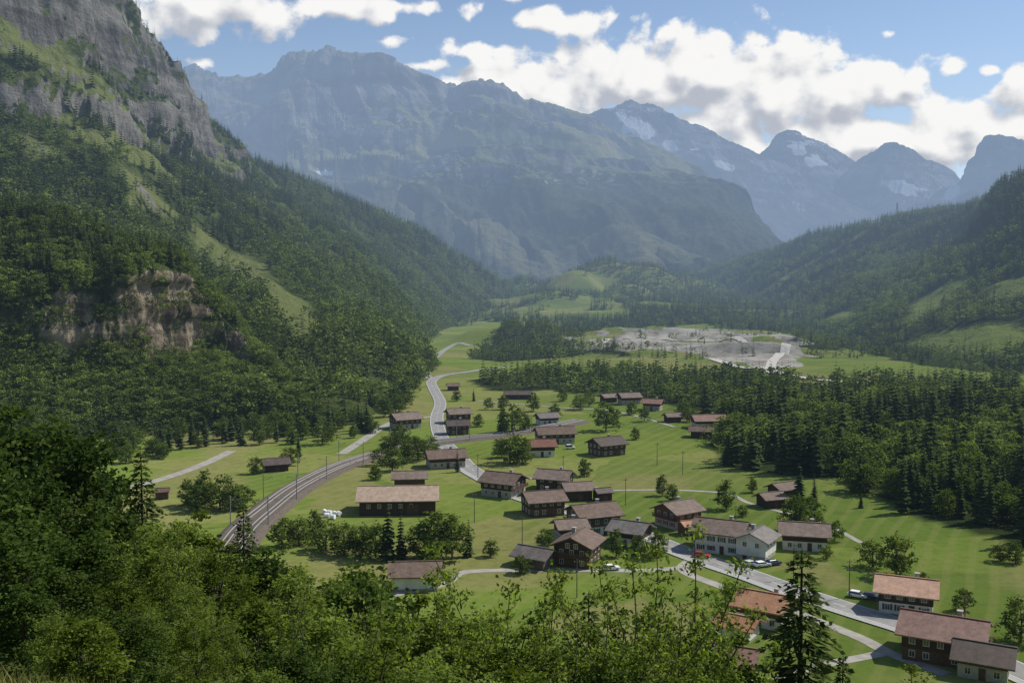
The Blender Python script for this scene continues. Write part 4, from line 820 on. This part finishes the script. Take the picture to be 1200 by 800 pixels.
# ------------------------------------------------------------------ houses
def win_mesh():
    f = MB()
    for c_, d_ in (((-.5, 0, 0), (.1, .1, 1.3)), ((.5, 0, 0), (.1, .1, 1.3)), ((0, 0, .6), (.9, .1, .1)), ((0, 0, -.6), (.9, .1, .1)), ((0, 0, 0), (.06, .09, 1.1))): f.box(c_, d_)
    p_ = MB(); p_.box((0, .02, 0), (.9, .03, 1.1)); s_ = MB(); s_.box((0, 0, 0), (.42, .05, 1.25))
    return f.mesh('window', frame_w), p_.mesh('pane', glass_m), s_.mesh('shutter', shut_g), s_.mesh('shutter', shut_r)
WF, WP, WSG, WSR = win_mesh()
def house(lb, cat, px_, py_, W, L, H, rot, roof, upper, base, bh=2.4, pitch=23, over=1.1, win=True, shut=None, chim=True, balc=False, bigdoor=False, group=None):
    q = ground(px_, py_); r = math.radians(rot); o = link('chalet' if win else 'barn', None, loc=(q[0], q[1], q[2]), rot=r, label=lb, category=cat, group=group)
    tp = math.tan(math.radians(pitch)); zr = H + W / 2 * tp
    if base is not None:
        b = MB(); b.box((0, 0, bh / 2 - .6), (L - .24, W - .24, bh + 1.2)); b.obj('wall_base', base, o)
        b = MB(); b.prismx([(-W / 2, bh), (W / 2, bh), (W / 2, H), (0, zr), (-W / 2, H)], -L / 2, L / 2); b.obj('wall', upper, o)
    else:
        b = MB(); b.prismx([(-W / 2, -1), (W / 2, -1), (W / 2, H), (0, zr), (-W / 2, H)], -L / 2, L / 2); b.obj('wall', upper, o)
    ov = over; ye = W / 2 + ov; t_ = .26; z0 = zr + .03; ze = z0 - ye * tp
    b = MB(); b.prismx([(-ye, ze), (0, z0), (ye, ze), (ye, ze + t_), (0, z0 + t_ * 1.06), (-ye, ze + t_)], -L / 2 - ov, L / 2 + ov)
    rf = b.obj('roof', roof, o)
    b = MB(); b.box((0, 0, z0 + t_ + .06), (L + 2 * ov + .04, .4, .14)); b.obj('ridge_cap', roof, rf)
    if chim:
        b = MB(); cx, cy = L * .18, W * .17; b.box((cx, cy, z0 - .1), (.8, .8, 1.7)); b.box((cx, cy, z0 + .86), (1.05, 1.05, .14)); b.obj('chimney', CONC, rf)
    campos = -q[:2]; campos = campos / np.linalg.norm(campos)
    fr = []
    for nx, ny in ((0, -1), (0, 1), (1, 0), (-1, 0)):
        wxn, wyn = nx * math.cos(r) - ny * math.sin(r), nx * math.sin(r) + ny * math.cos(r)
        dt = wxn * campos[0] + wyn * campos[1]
        if dt > .05: fr.append((nx, ny, dt))
    fr.sort(key=lambda e: -e[2])
    def put(nx, ny, u, z, inset):
        off = .03 - inset
        if ny: return (u, ny * (W / 2 + off), z), (0 if ny < 0 else math.pi)
        return (nx * (L / 2 + off), u, z), (math.pi / 2 if nx > 0 else -math.pi / 2)
    if win:
        for nx, ny, dt in fr:
            ln = L if ny else W; nc = max(2, int(ln / 2.6)); rows = [(1.35, .12 if base is not None else 0)]
            if H > 4.2: rows.append((3.75, 0))
            if nx and zr > 7.0: rows.append((zr - 2.0, 0))
            for ri, (z, ins) in enumerate(rows):
                cols = nc if ri < 2 else 2
                for k in range(cols):
                    u = (k - (cols - 1) / 2) * (ln - 1.2) / nc * (1 if ri < 2 else .8)
                    if ri == 0 and k == nc // 2 and (nx, ny) == fr[0][:2]:
                        loc, ang = put(nx, ny, u, 1.05, ins); b = MB(); b.box((0, 0, 0), (1.1, .1, 2.1)); dd = b.obj('door', door_m, o, loc=loc, rot=ang)
                        b = MB(); b.box((.4, -.08, 0), (.06, .08, .16)); b.obj('handle', steel, dd); continue
                    loc, ang = put(nx, ny, u, z, ins); w_ = link('window', WF, o, loc=loc, rot=ang); link('pane', WP, w_)
                    if shut is not None and ln / nc > 2.3:
                        for sx in (-.78, .78): link('shutter', shut, w_, loc=(sx, 0, 0))
        if balc and len(fr):
            nx, ny, _ = next((e for e in fr if e[0]), fr[0]); ln = (L if ny else W) - .6; b = MB(); b.box((0, -.55, 0), (ln, 1.1, .16))
            loc, ang = put(nx, ny, 0, 2.75, 0); bo = b.obj('balcony', W_MID, o, loc=loc, rot=ang)
            b = MB(); b.box((0, -1.08, .98), (ln, .08, .1)); b.box((0, -1.08, .2), (ln, .06, .1))
            for k in np.arange(-ln / 2 + .05, ln / 2, .24): b.box((k, -1.08, .55), (.13, .04, .78))
            b.obj('railing', W_MID, bo)
    else:
        nx, ny, _ = fr[0]; w_ = 3.4 if bigdoor else 1.5; h_ = min(3.2 if bigdoor else 2., H - .3)
        loc, ang = put(nx, ny, 0 if not bigdoor else (L if ny else W) * .2, h_ / 2, 0); b = MB(); b.box((0, 0, 0), (w_, .1, h_)); dd = b.obj('door', door_m, o, loc=loc, rot=ang)
        b = MB(); b.box((w_ * .3, -.08, 0), (.08, .08, .3)); b.obj('handle', steel, dd)
        if bigdoor:
            for k in np.arange(-.38, .2, .14):
                loc, ang = put(nx, ny, (L if ny else W) * k, H * .62, 0); w2 = link('window', WF, o, loc=loc, rot=ang); link('pane', WP, w2)
    return o
g = WSG; rd = WSR
HS = [
 ('long tan roofed barn, the largest building, beside the railway', 'barn', 467, 598, 13, 22, 4.6, 4, R_TAN, W_DARK, None, dict(win=False, bigdoor=True, chim=False, pitch=22)),
 ('white walled small house with grey brown roof on the near lane', 'house', 487, 686, 8, 10, 3.6, 4, R_BROWN, W_WHITE, CONC, dict(bh=.5, chim=False)),
 ('brown chalet nearest the railway crossing, left of the village group', 'chalet', 590, 579, 10, 11, 4.8, -28, R_BROWN, W_DARK, W_CREAM, dict(balc=True)),
 ('dark chalet in the village group left of the two storey one', 'chalet', 636, 601, 9, 10.5, 4.6, 18, R_BROWN, W_DARK, W_MID, dict()),
 ('brown chalet at the back of the village group', 'chalet', 650, 573, 9, 10, 4.4, -20, R_BROWN, W_DARK, W_DARK, dict()),
 ('small dark barn at the back right of the village group', 'barn', 676, 584, 7, 8, 3.6, 12, R_BROWN, W_DARK, None, dict(win=False, chim=False)),
 ('tall two storey brown chalet in the middle of the village', 'chalet', 695, 622, 10, 11.5, 5.4, 22, R_BROWN, W_MID, W_WHITE, dict(balc=True, shut=g)),
 ('tiny brown hut on the meadow right of the village group', 'hut', 706, 586, 4.2, 4.6, 2.8, 20, R_DARK, W_DARK, None, dict(win=False, chim=False, over=.6)),
 ('front brown chalet with gable towards the near meadow', 'chalet', 677, 659, 9, 9.5, 5.4, 68, R_BROWN, W_DARK, W_MID, dict(balc=True)),
 ('brown roofed annexe just behind the front gabled chalet', 'house', 668, 632, 6.5, 7, 4., 14, R_BROWN, W_DARK, CONC, dict()),
 ('low grey barn left of the front gabled chalet', 'barn', 628, 662, 6.5, 8, 2.9, -32, R_GREY, W_GREY, None, dict(win=False, chim=False)),
 ('grey roofed house beside the road behind the spindly sapling', 'house', 739, 637, 8, 8.5, 4.2, -30, R_GREY, W_DARK, W_WHITE, dict()),
 ('chalet with brown balcony and red shutters left of the white houses', 'chalet', 794, 615, 9, 9.5, 4.8, 35, R_BROWN, W_MID, W_CREAM, dict(balc=True, shut=rd)),
 ('low orange roofed shed in front of the balconied chalet', 'shed', 809, 625, 4, 5.5, 2.6, 20, R_ORANGE, W_MID, None, dict(win=False, chim=False, over=.5)),
 ('large white walled house with brown roof by the main road', 'house', 845, 643, 10, 12, 5.4, -26, R_BROWN, W_WHITE, W_WHITE, dict(shut=g)),
 ('smaller pale gabled house right of the large white one', 'house', 886, 651, 7.5, 8.5, 5, 58, R_GREY, W_WHITE, CONC, dict(bh=1.)),
 ('dark wooden chalet at the meadow edge right of the white houses', 'chalet', 942, 640, 9, 11, 4.2, -14, R_BROWN, W_DARK, W_WHITE, dict()),
 ('upper brown hut of the pair on the right meadow', 'hut', 917, 582, 6, 7, 3.2, 28, R_BROWN, W_DARK, None, dict(win=False, chim=False)),
 ('lower brown hut of the pair on the right meadow', 'hut', 903, 593, 5.5, 6.5, 3, 20, R_BROWN, W_DARK, None, dict(win=False, chim=False)),
 ('orange roofed house with white ground floor beside parked cars', 'house', 1062, 713, 9, 10.5, 4.6, -24, R_ORANGE, W_DARK, W_WHITE, dict(shut=g)),
 ('large rust roofed chalet at the lower right', 'chalet', 1106, 768, 11, 13, 5, -30, R_RUST, W_DARK, W_MID, dict(balc=True)),
 ('lower dark roofed building in front of the large rust roofed chalet', 'house', 1153, 788, 8, 8, 3.4, -30, R_DARK, W_DARK, CONC, dict(chim=False)),
 ('orange roofed house left of the young spruce', 'house', 897, 728, 8.5, 9.5, 4, -34, R_ORANGE, W_MID, W_WHITE, dict()),
 ('low orange roofed annexe left of the orange roofed house', 'house', 866, 746, 5.5, 6, 2.9, -34, R_ORANGE, W_WHITE, CONC, dict(bh=.5, chim=False)),
 ('terracotta roof house half hidden at the bottom edge', 'house', 850, 793, 9, 9.5, 3.6, -25, R_RUST, W_DARK, W_WHITE, dict()),
 ('dark lone barn on the meadow beside the left wood', 'barn', 323, 551, 6.5, 8, 3, 24, R_DARK, W_DARK, None, dict(win=False, chim=False)),
 ('tiny hut on the left lane below the wood', 'hut', 190, 584, 3.4, 3.8, 2.4, 15, R_BROWN, W_MID, None, dict(win=False, chim=False, over=.5)),
 ('dark chalet on its own beside the lane under the left slope', 'chalet', 475, 501, 10, 12, 4.8, 30, R_BROWN, W_DARK, W_CREAM, dict()),
 ('upper dark chalet right of the valley road bend', 'chalet', 537, 495, 8.5, 10, 5, 20, R_BROWN, W_DARK, W_MID, dict()),
 ('lower dark chalet right of the valley road bend', 'chalet', 536, 508, 7.5, 9, 4.4, 15, R_DARK, W_DARK, W_MID, dict()),
 ('brown barn behind the large tan barn', 'barn', 480, 570, 7, 10, 3.6, 6, R_BROWN, W_MID, None, dict(win=False, chim=False)),
 ('long brown chalet between railway and main road', 'chalet', 522, 546, 9.5, 13, 4, 16, R_BROWN, W_DARK, W_CREAM, dict()),
 ('rust brown chalet right of the railway curve, nearest of three', 'chalet', 633, 533, 8.5, 10, 4.2, 10, R_RUST, W_DARK, W_WHITE, dict()),
 ('wide brown house behind the railway curve', 'house', 650, 518, 10, 15, 4.4, 12, R_BROWN, W_DARK, W_CREAM, dict()),
 ('dark brown chalet alone on the meadow right of the railway curve', 'chalet', 711, 532, 9.5, 11.5, 4.6, 30, R_DARK, W_DARK, W_MID, dict()),
 ('small chalet above the railway with pale roof', 'chalet', 641, 497, 7.5, 9, 3.8, 20, R_GREY, W_DARK, W_WHITE, dict()),
 ('left dark chalet of the far hamlet', 'chalet', 737, 473, 8.5, 10.5, 4.2, 15, R_BROWN, W_DARK, W_CREAM, dict()),
 ('middle dark chalet of the far hamlet', 'chalet', 765, 480, 7.5, 9, 4, -20, R_RUST, W_DARK, W_CREAM, dict()),
 ('small barn right of the middle far hamlet chalet', 'barn', 788, 494, 5.5, 6.5, 3, 15, R_BROWN, W_DARK, None, dict(win=False, chim=False)),
 ('wide house with rust roof at the forest edge', 'house', 830, 501, 9, 14, 4, 6, R_RUST, W_DARK, W_WHITE, dict()),
 ('barn below the wide house at the forest edge', 'barn', 822, 512, 6.5, 9, 3.2, -12, R_BROWN, W_DARK, None, dict(win=False, chim=False)),
 ('long low shed in the far meadow below the conifer belt', 'shed', 607, 467, 7, 15, 3, 0, R_DARK, W_DARK, None, dict(win=False, chim=False)),
 ('small hut beside the valley road before the far bend', 'hut', 531, 457, 5, 6.5, 3, 10, R_BROWN, W_DARK, None, dict(win=False, chim=False)),
 ('small barn behind the left far hamlet chalet', 'barn', 713, 471, 6, 7.5, 3.2, 25, R_BROWN, W_DARK, None, dict(win=False, chim=False)),
]
for h in HS: house(*h[:11], **h[11])

# ------------------------------------------------------------------ cars
def car(lb, px_, py_, rot, colr, van=False):
    q = ground(px_, py_); paintm = pmat('car_paint', colr, tuple(min(1, v * 1.08) for v in colr), 1, .3, spec=.6)
    o = link('parked_car', None, loc=(q[0], q[1], q[2] + .06), rot=math.radians(rot), label=lb, category='van' if van else 'car')
    w = .86; hz = 1.9 if van else 1.45
    pr = [(-2.1, .35), (2.1, .35), (2.15, .7), (1.95, .88), (.95, .95), (-2.0, .98), (-2.15, .75)]
    b = MB(); n = len(pr); b.add([(x, -w, z) for x, z in pr] + [(x, w, z) for x, z in pr], [tuple(range(n)), tuple(range(2 * n - 1, n - 1, -1))] + [(i, n + i, n + (i + 1) % n, (i + 1) % n) for i in range(n)])
    ob = b.obj('body', paintm, o); md = ob.modifiers.new('bevel', 'BEVEL'); md.width = .08; md.segments = 2
    def cab(z0, z1, x0, x1, x2, x3, wi, wo):
        m = MB(); m.add([(x0, -wo, z0), (x1, -wo, z0), (x1, wo, z0), (x0, wo, z0), (x2, -wi, z1), (x3, -wi, z1), (x3, wi, z1), (x2, wi, z1)], [(0, 1, 5, 4), (1, 2, 6, 5), (2, 3, 7, 6), (3, 0, 4, 7), (4, 5, 6, 7)]); return m
    cab(.96, hz - .08, -1.9, 1.0, -1.55, .35, .68, .82).obj('windows', glass_m, o)
    cab(hz - .078, hz, -1.57, .37, -1.45, .25, .6, .69).obj('car_roof', paintm, o)
    for x in (-1.3, 1.3):
        for y in (-.8, .8):
            b = MB(); b.tube((x, y - .1, .32), (x, y + .1, .32), .32, n=14); wv2 = b.obj('wheel', tyre_m, o); b = MB(); b.tube((x, y - .11, .32), (x, y + .11, .32), .19, n=10); b.obj('rim', rim_m, wv2)
    for y in (-.6, .6): b = MB(); b.box((2.13, y, .68), (.1, .3, .14)); b.obj('headlight', lamp_m, o)
for a in [('silver car parked left of the pale gabled house, first of three', 880, 663, 20, (.5, .52, .54)), ('white car parked in front of the pale gabled house', 893, 664, 20, (.75, .75, .74)), ('dark blue car parked right of the pale gabled house', 906, 662, 25, (.04, .06, .13)), ('white car parked left of the orange roofed house', 1005, 700, -35, (.75, .75, .74)), ('black car parked nearest the orange roofed house', 1022, 702, -35, (.03, .03, .035)), ('grey car driving on the main road at lower right', 1098, 747, -24, (.30, .31, .32)), ('red car on the main road beside the white house', 822, 653, -25, (.35, .03, .025)), ('white car parked before the front gabled chalet', 716, 668, 10, (.75, .75, .74))]: car(*a)
car('white van parked beside the wide house behind the railway', 668, 526, 15, (.75, .75, .74), True)

# ------------------------------------------------------------------ masts, poles, bales, pylon
RP = perp(RAIL)
for k in np.arange(28, rt[-1] - 20, 34.):
    cc = np.array([np.interp(k, rt, RAIL[:, 0]), np.interp(k, rt, RAIL[:, 1])]); p_ = RP[min(int(k / 2.0), len(RAIL) - 1)]
    for s in (-1, 1):
        m_ = cc + p_ * 5.2 * s; z = float(gz(m_[0], m_[1])); a = math.atan2(-p_[1] * s, -p_[0] * s)
        o = link('catenary_mast', None, loc=(m_[0], m_[1], z), rot=a, label='grey overhead line mast on the %s side of the curved railway' % ('right' if s < 0 else 'left'), category='mast', group='railway masts on the %s side' % ('right' if s < 0 else 'left'))
        b = MB(); b.box((0, 0, 4.2), (.22, .22, 8.6)); b.obj('mast', mast_m, o)
        b = MB(); b.tube((.1, 0, 7.3), (3.0, 0, 7.7), .06); b.tube((.1, 0, 6.2), (2.8, 0, 7.6), .05); b.tube((2.9, 0, 7.7), (3.0, 0, 6.5), .04); b.obj('arm', mast_m, o)
        b = MB(); b.tube((.55, 0, 7.2), (.95, 0, 7.5), .11); b.obj('insulator', W_CREAM, o)
for (x, y) in [(556, 612), (612, 642), (660, 562), (733, 592), (800, 556), (862, 628), (560, 560), (676, 700), (742, 700), (930, 678), (995, 700), (1130, 748), (770, 545)]:
    q = ground(x, y); o = link('utility_pole', None, loc=q, rot=random.uniform(-.5, .5), label='thin wooden utility pole on the valley meadow', category='pole', group='wooden utility poles across the village')
    b = MB(); b.tube((0, 0, -.5), (0, 0, 8.5), .13, .09, 8); b.obj('post', wood_pole, o); b = MB(); b.box((0, 0, 7.9), (1.3, .1, .12)); b.obj('crossarm', wood_pole, o)
    for s in (-.55, .55): b = MB(); b.tube((s, 0, 7.97), (s, 0, 8.2), .05); b.obj('insulator', W_CREAM, o)
for i, (x, y) in enumerate([(380, 602), (386, 603), (392, 604), (383, 606), (390, 608), (397, 604)]):
    q = ground(x, y); b = MB(); b.tube((-.7, 0, .68), (.7, 0, .68), .70, n=18); o = link('silage_bale', b.mesh('silage_bale', bale_m), loc=q, rot=random.uniform(0, 3), label='white wrapped silage bale left of the large barn', category='bale', group='white bales left of the large barn')
    md = o.modifiers.new('bevel', 'BEVEL'); md.width = .12; md.segments = 2
tp = at(1051, 256, 2180); o = link('pylon', None, loc=tp, label='lattice power pylon on the skyline of the wooded right ridge', category='pylon')
b = MB()
for sx, sy in ((-3, -3), (3, -3), (3, 3), (-3, 3)): b.tube((sx, sy, -8), (sx * .12, sy * .12, 34), .3, n=4)
for k in range(6):
    z0, z1 = -4 + k * 6, 2 + k * 6; a0, a1 = 3 * (1 - (z0 + 8) / 48), 3 * (1 - (z1 + 8) / 48)
    b.tube((-a0, -a0, z0), (a1, -a1, z1), .15, n=4); b.tube((a0, -a0, z0), (-a1, -a1, z1), .15, n=4)
b.obj('lattice_tower', mast_m, o)
for z in (20, 26, 31): b = MB(); b.tube((-6, 0, z), (6, 0, z), .25, n=4); b.obj('crossarm', mast_m, o)

# ------------------------------------------------------------------ world: sky with cumulus
w = bpy.data.worlds.new('World'); bpy.context.scene.world = w; w.use_nodes = True; nt = w.node_tree; nt.nodes.clear()
CG = bpy.data.node_groups.new('cloud_density', 'ShaderNodeTree')
CG.interface.new_socket(name='UV', in_out='INPUT', socket_type='NodeSocketVector'); CG.interface.new_socket(name='D', in_out='OUTPUT', socket_type='NodeSocketFloat'); CG.interface.new_socket(name='S', in_out='OUTPUT', socket_type='NodeSocketFloat')
gi = CG.nodes.new('NodeGroupInput'); go = CG.nodes.new('NodeGroupOutput'); uv = gi.outputs[0]
BL = [(560, 108, 95, 32, 1), (650, 104, 110, 44, 1), (740, 92, 90, 50, 1.05), (825, 86, 90, 54, 1.1), (905, 115, 110, 72, 1.1), (990, 118, 85, 55, 1.05), (1005, 84, 42, 24, .85), (1080, 168, 80, 48, 1.05), (1150, 150, 60, 50, 1), (1205, 138, 70, 54, 1.05), (1290, 140, 110, 80, 1), (960, 170, 220, 60, 1), (760, 150, 160, 40, .9),
      (250, 5, 110, 34, .9), (400, 5, 90, 26, .8), (480, 8, 70, 12, .65), (660, 28, 55, 16, .6), (710, 18, 34, 12, .58), (545, 60, 28, 10, .54), (925, 42, 28, 14, .66), (890, 48, 20, 9, .6), (1118, 80, 20, 12, .68), (1075, 90, 14, 8, .6), (1162, 82, 16, 8, .6), (1040, 40, 14, 6, .5), (235, 75, 22, 8, .6), (500, 78, 30, 8, .5), (450, 48, 25, 6, .4), (560, -60, 200, 40, .6), (1000, -80, 160, 40, .6)]
acc = None
for x, y, rx, ry, wt in BL:
    r0 = ray(x, y); c0 = (r0[0] / r0[1], r0[2] / r0[1], 0)
    d_ = N(CG, 'ShaderNodeVectorMath', {0: N(CG, 'ShaderNodeVectorMath', {0: uv, 1: c0}, operation='SUBTRACT').outputs[0], 1: (F / rx, F / ry, 0)}, operation='MULTIPLY').outputs[0]
    l_ = N(CG, 'ShaderNodeVectorMath', {0: d_}, operation='LENGTH').outputs[1]
    s_ = M(CG, 'MULTIPLY', M(CG, 'SUBTRACT', 1.15, l_), wt)
    acc = s_ if acc is None else N(CG, 'ShaderNodeMath', {0: acc, 1: s_, 2: .25}, operation='SMOOTH_MAX').outputs[0]
acc0 = acc
acc = M(CG, 'MINIMUM', acc, .75)
wrp = N(CG, 'ShaderNodeTexNoise', {'Vector': uv, 'Scale': 9., 'Detail': 3.}, noise_dimensions='2D').outputs[1]
uvw = N(CG, 'ShaderNodeVectorMath', {0: uv, 1: N(CG, 'ShaderNodeVectorMath', {0: N(CG, 'ShaderNodeVectorMath', {0: wrp, 1: (.5, .5, .5)}, operation='SUBTRACT').outputs[0], 1: (.03, .02, 0)}, operation='MULTIPLY').outputs[0]}, operation='ADD').outputs[0]
nz_ = NOISE(CG, VSC(CG, uvw, (1, 1.25, 1)), 18., 8, .57, '2D')
vo = N(CG, 'ShaderNodeTexVoronoi', {'Vector': uvw, 'Scale': 36., 'Smoothness': .5}, feature='SMOOTH_F1', voronoi_dimensions='2D').outputs[0]
bil = M(CG, 'MULTIPLY', M(CG, 'SUBTRACT', .4, vo), .75)
dn = M(CG, 'ADD', acc, M(CG, 'MULTIPLY', M(CG, 'SUBTRACT', nz_, .5), 2.1))
dn = M(CG, 'ADD', dn, bil)
CG.links.new(M(CG, 'SUBTRACT', dn, .08), go.inputs[0])
nzs = NOISE(CG, VSC(CG, uvw, (1, 1.25, 1)), 18., 5., .5, '2D')
ds = M(CG, 'ADD', M(CG, 'MULTIPLY', acc0, .9), M(CG, 'MULTIPLY', M(CG, 'SUBTRACT', nzs, .5), 1.8))
ds = M(CG, 'ADD', ds, bil)
CG.links.new(ds, go.inputs[1])
dr = N(nt, 'ShaderNodeSeparateXYZ', {0: N(nt, 'ShaderNodeTexCoord').outputs['Generated']})
yy = M(nt, 'MAXIMUM', dr.outputs[1], .08)
uv = N(nt, 'ShaderNodeCombineXYZ', {0: M(nt, 'DIVIDE', dr.outputs[0], yy), 1: M(nt, 'DIVIDE', dr.outputs[2], yy)}).outputs[0]
def dens_(v):
    g_ = N(nt, 'ShaderNodeGroup', node_tree=CG); nt.links.new(v, g_.inputs[0]); return g_.outputs
D0, S0 = dens_(uv)[:2]; D1, S1 = dens_(N(nt, 'ShaderNodeVectorMath', {0: uv, 1: (.010, .019, 0)}, operation='ADD').outputs[0])[:2]
al = SS(nt, D0, -.05, .34); al = M(nt, 'MULTIPLY', al, SS(nt, dr.outputs[1], .1, .3))
lit = SS(nt, M(nt, 'SUBTRACT', S0, S1), -.60, .40)  # light and shade painted into cloud colour by density offset towards the sun
ST = .122
cc = MIX(nt, lit, tuple(v / ST for v in (.47, .505, .575)), tuple(v / ST for v in (.94, .935, .925)))
sky = N(nt, 'ShaderNodeTexSky', sky_type='NISHITA', sun_disc=False, sun_elevation=SUN_EL, sun_rotation=SUN_AZ, altitude=1200., air_density=1., dust_density=1.0, ozone_density=1.8).outputs[0]
hz_ = SS(nt, M(nt, 'DIVIDE', dr.outputs[2], yy), .33, .05)
sky = MIX(nt, M(nt, 'ADD', .05, M(nt, 'MULTIPLY', hz_, .40)), sky, tuple(v / ST for v in (.52, .63, .78)))
colr = MIX(nt, al, sky, cc)
bg = N(nt, 'ShaderNodeBackground', {'Color': colr, 'Strength': ST}); wo = nt.nodes.new('ShaderNodeOutputWorld'); nt.links.new(bg.outputs[0], wo.inputs[0])
w.cycles.sampling_method = 'MANUAL'; w.cycles.sample_map_resolution = 256

# ------------------------------------------------------------------ sun, camera
sd = bpy.data.lights.new('sun', 'SUN'); sd.energy = 5.0; sd.angle = math.radians(.5); sd.color = (1, .945, .84)
so = bpy.data.objects.new('sun', sd); C.objects.link(so)
S = Vector((math.sin(SUN_AZ) * math.cos(SUN_EL), math.cos(SUN_AZ) * math.cos(SUN_EL), math.sin(SUN_EL)))
so.rotation_euler = S.to_track_quat('Z', 'Y').to_euler(); so.location = (0, 0, 500)
cd = bpy.data.cameras.new('camera'); cd.sensor_width = 36; cd.lens = F / 1200 * 36; cd.clip_start = .5; cd.clip_end = 40000
co = bpy.data.objects.new('camera', cd); C.objects.link(co); co.location = (0, 0, CAMZ); co.rotation_euler = (math.pi / 2 - P, 0, 0)
bpy.context.scene.camera = co
vs = bpy.context.scene.view_settings; vs.view_transform = 'Standard'; vs.look = 'None'; vs.exposure = 0
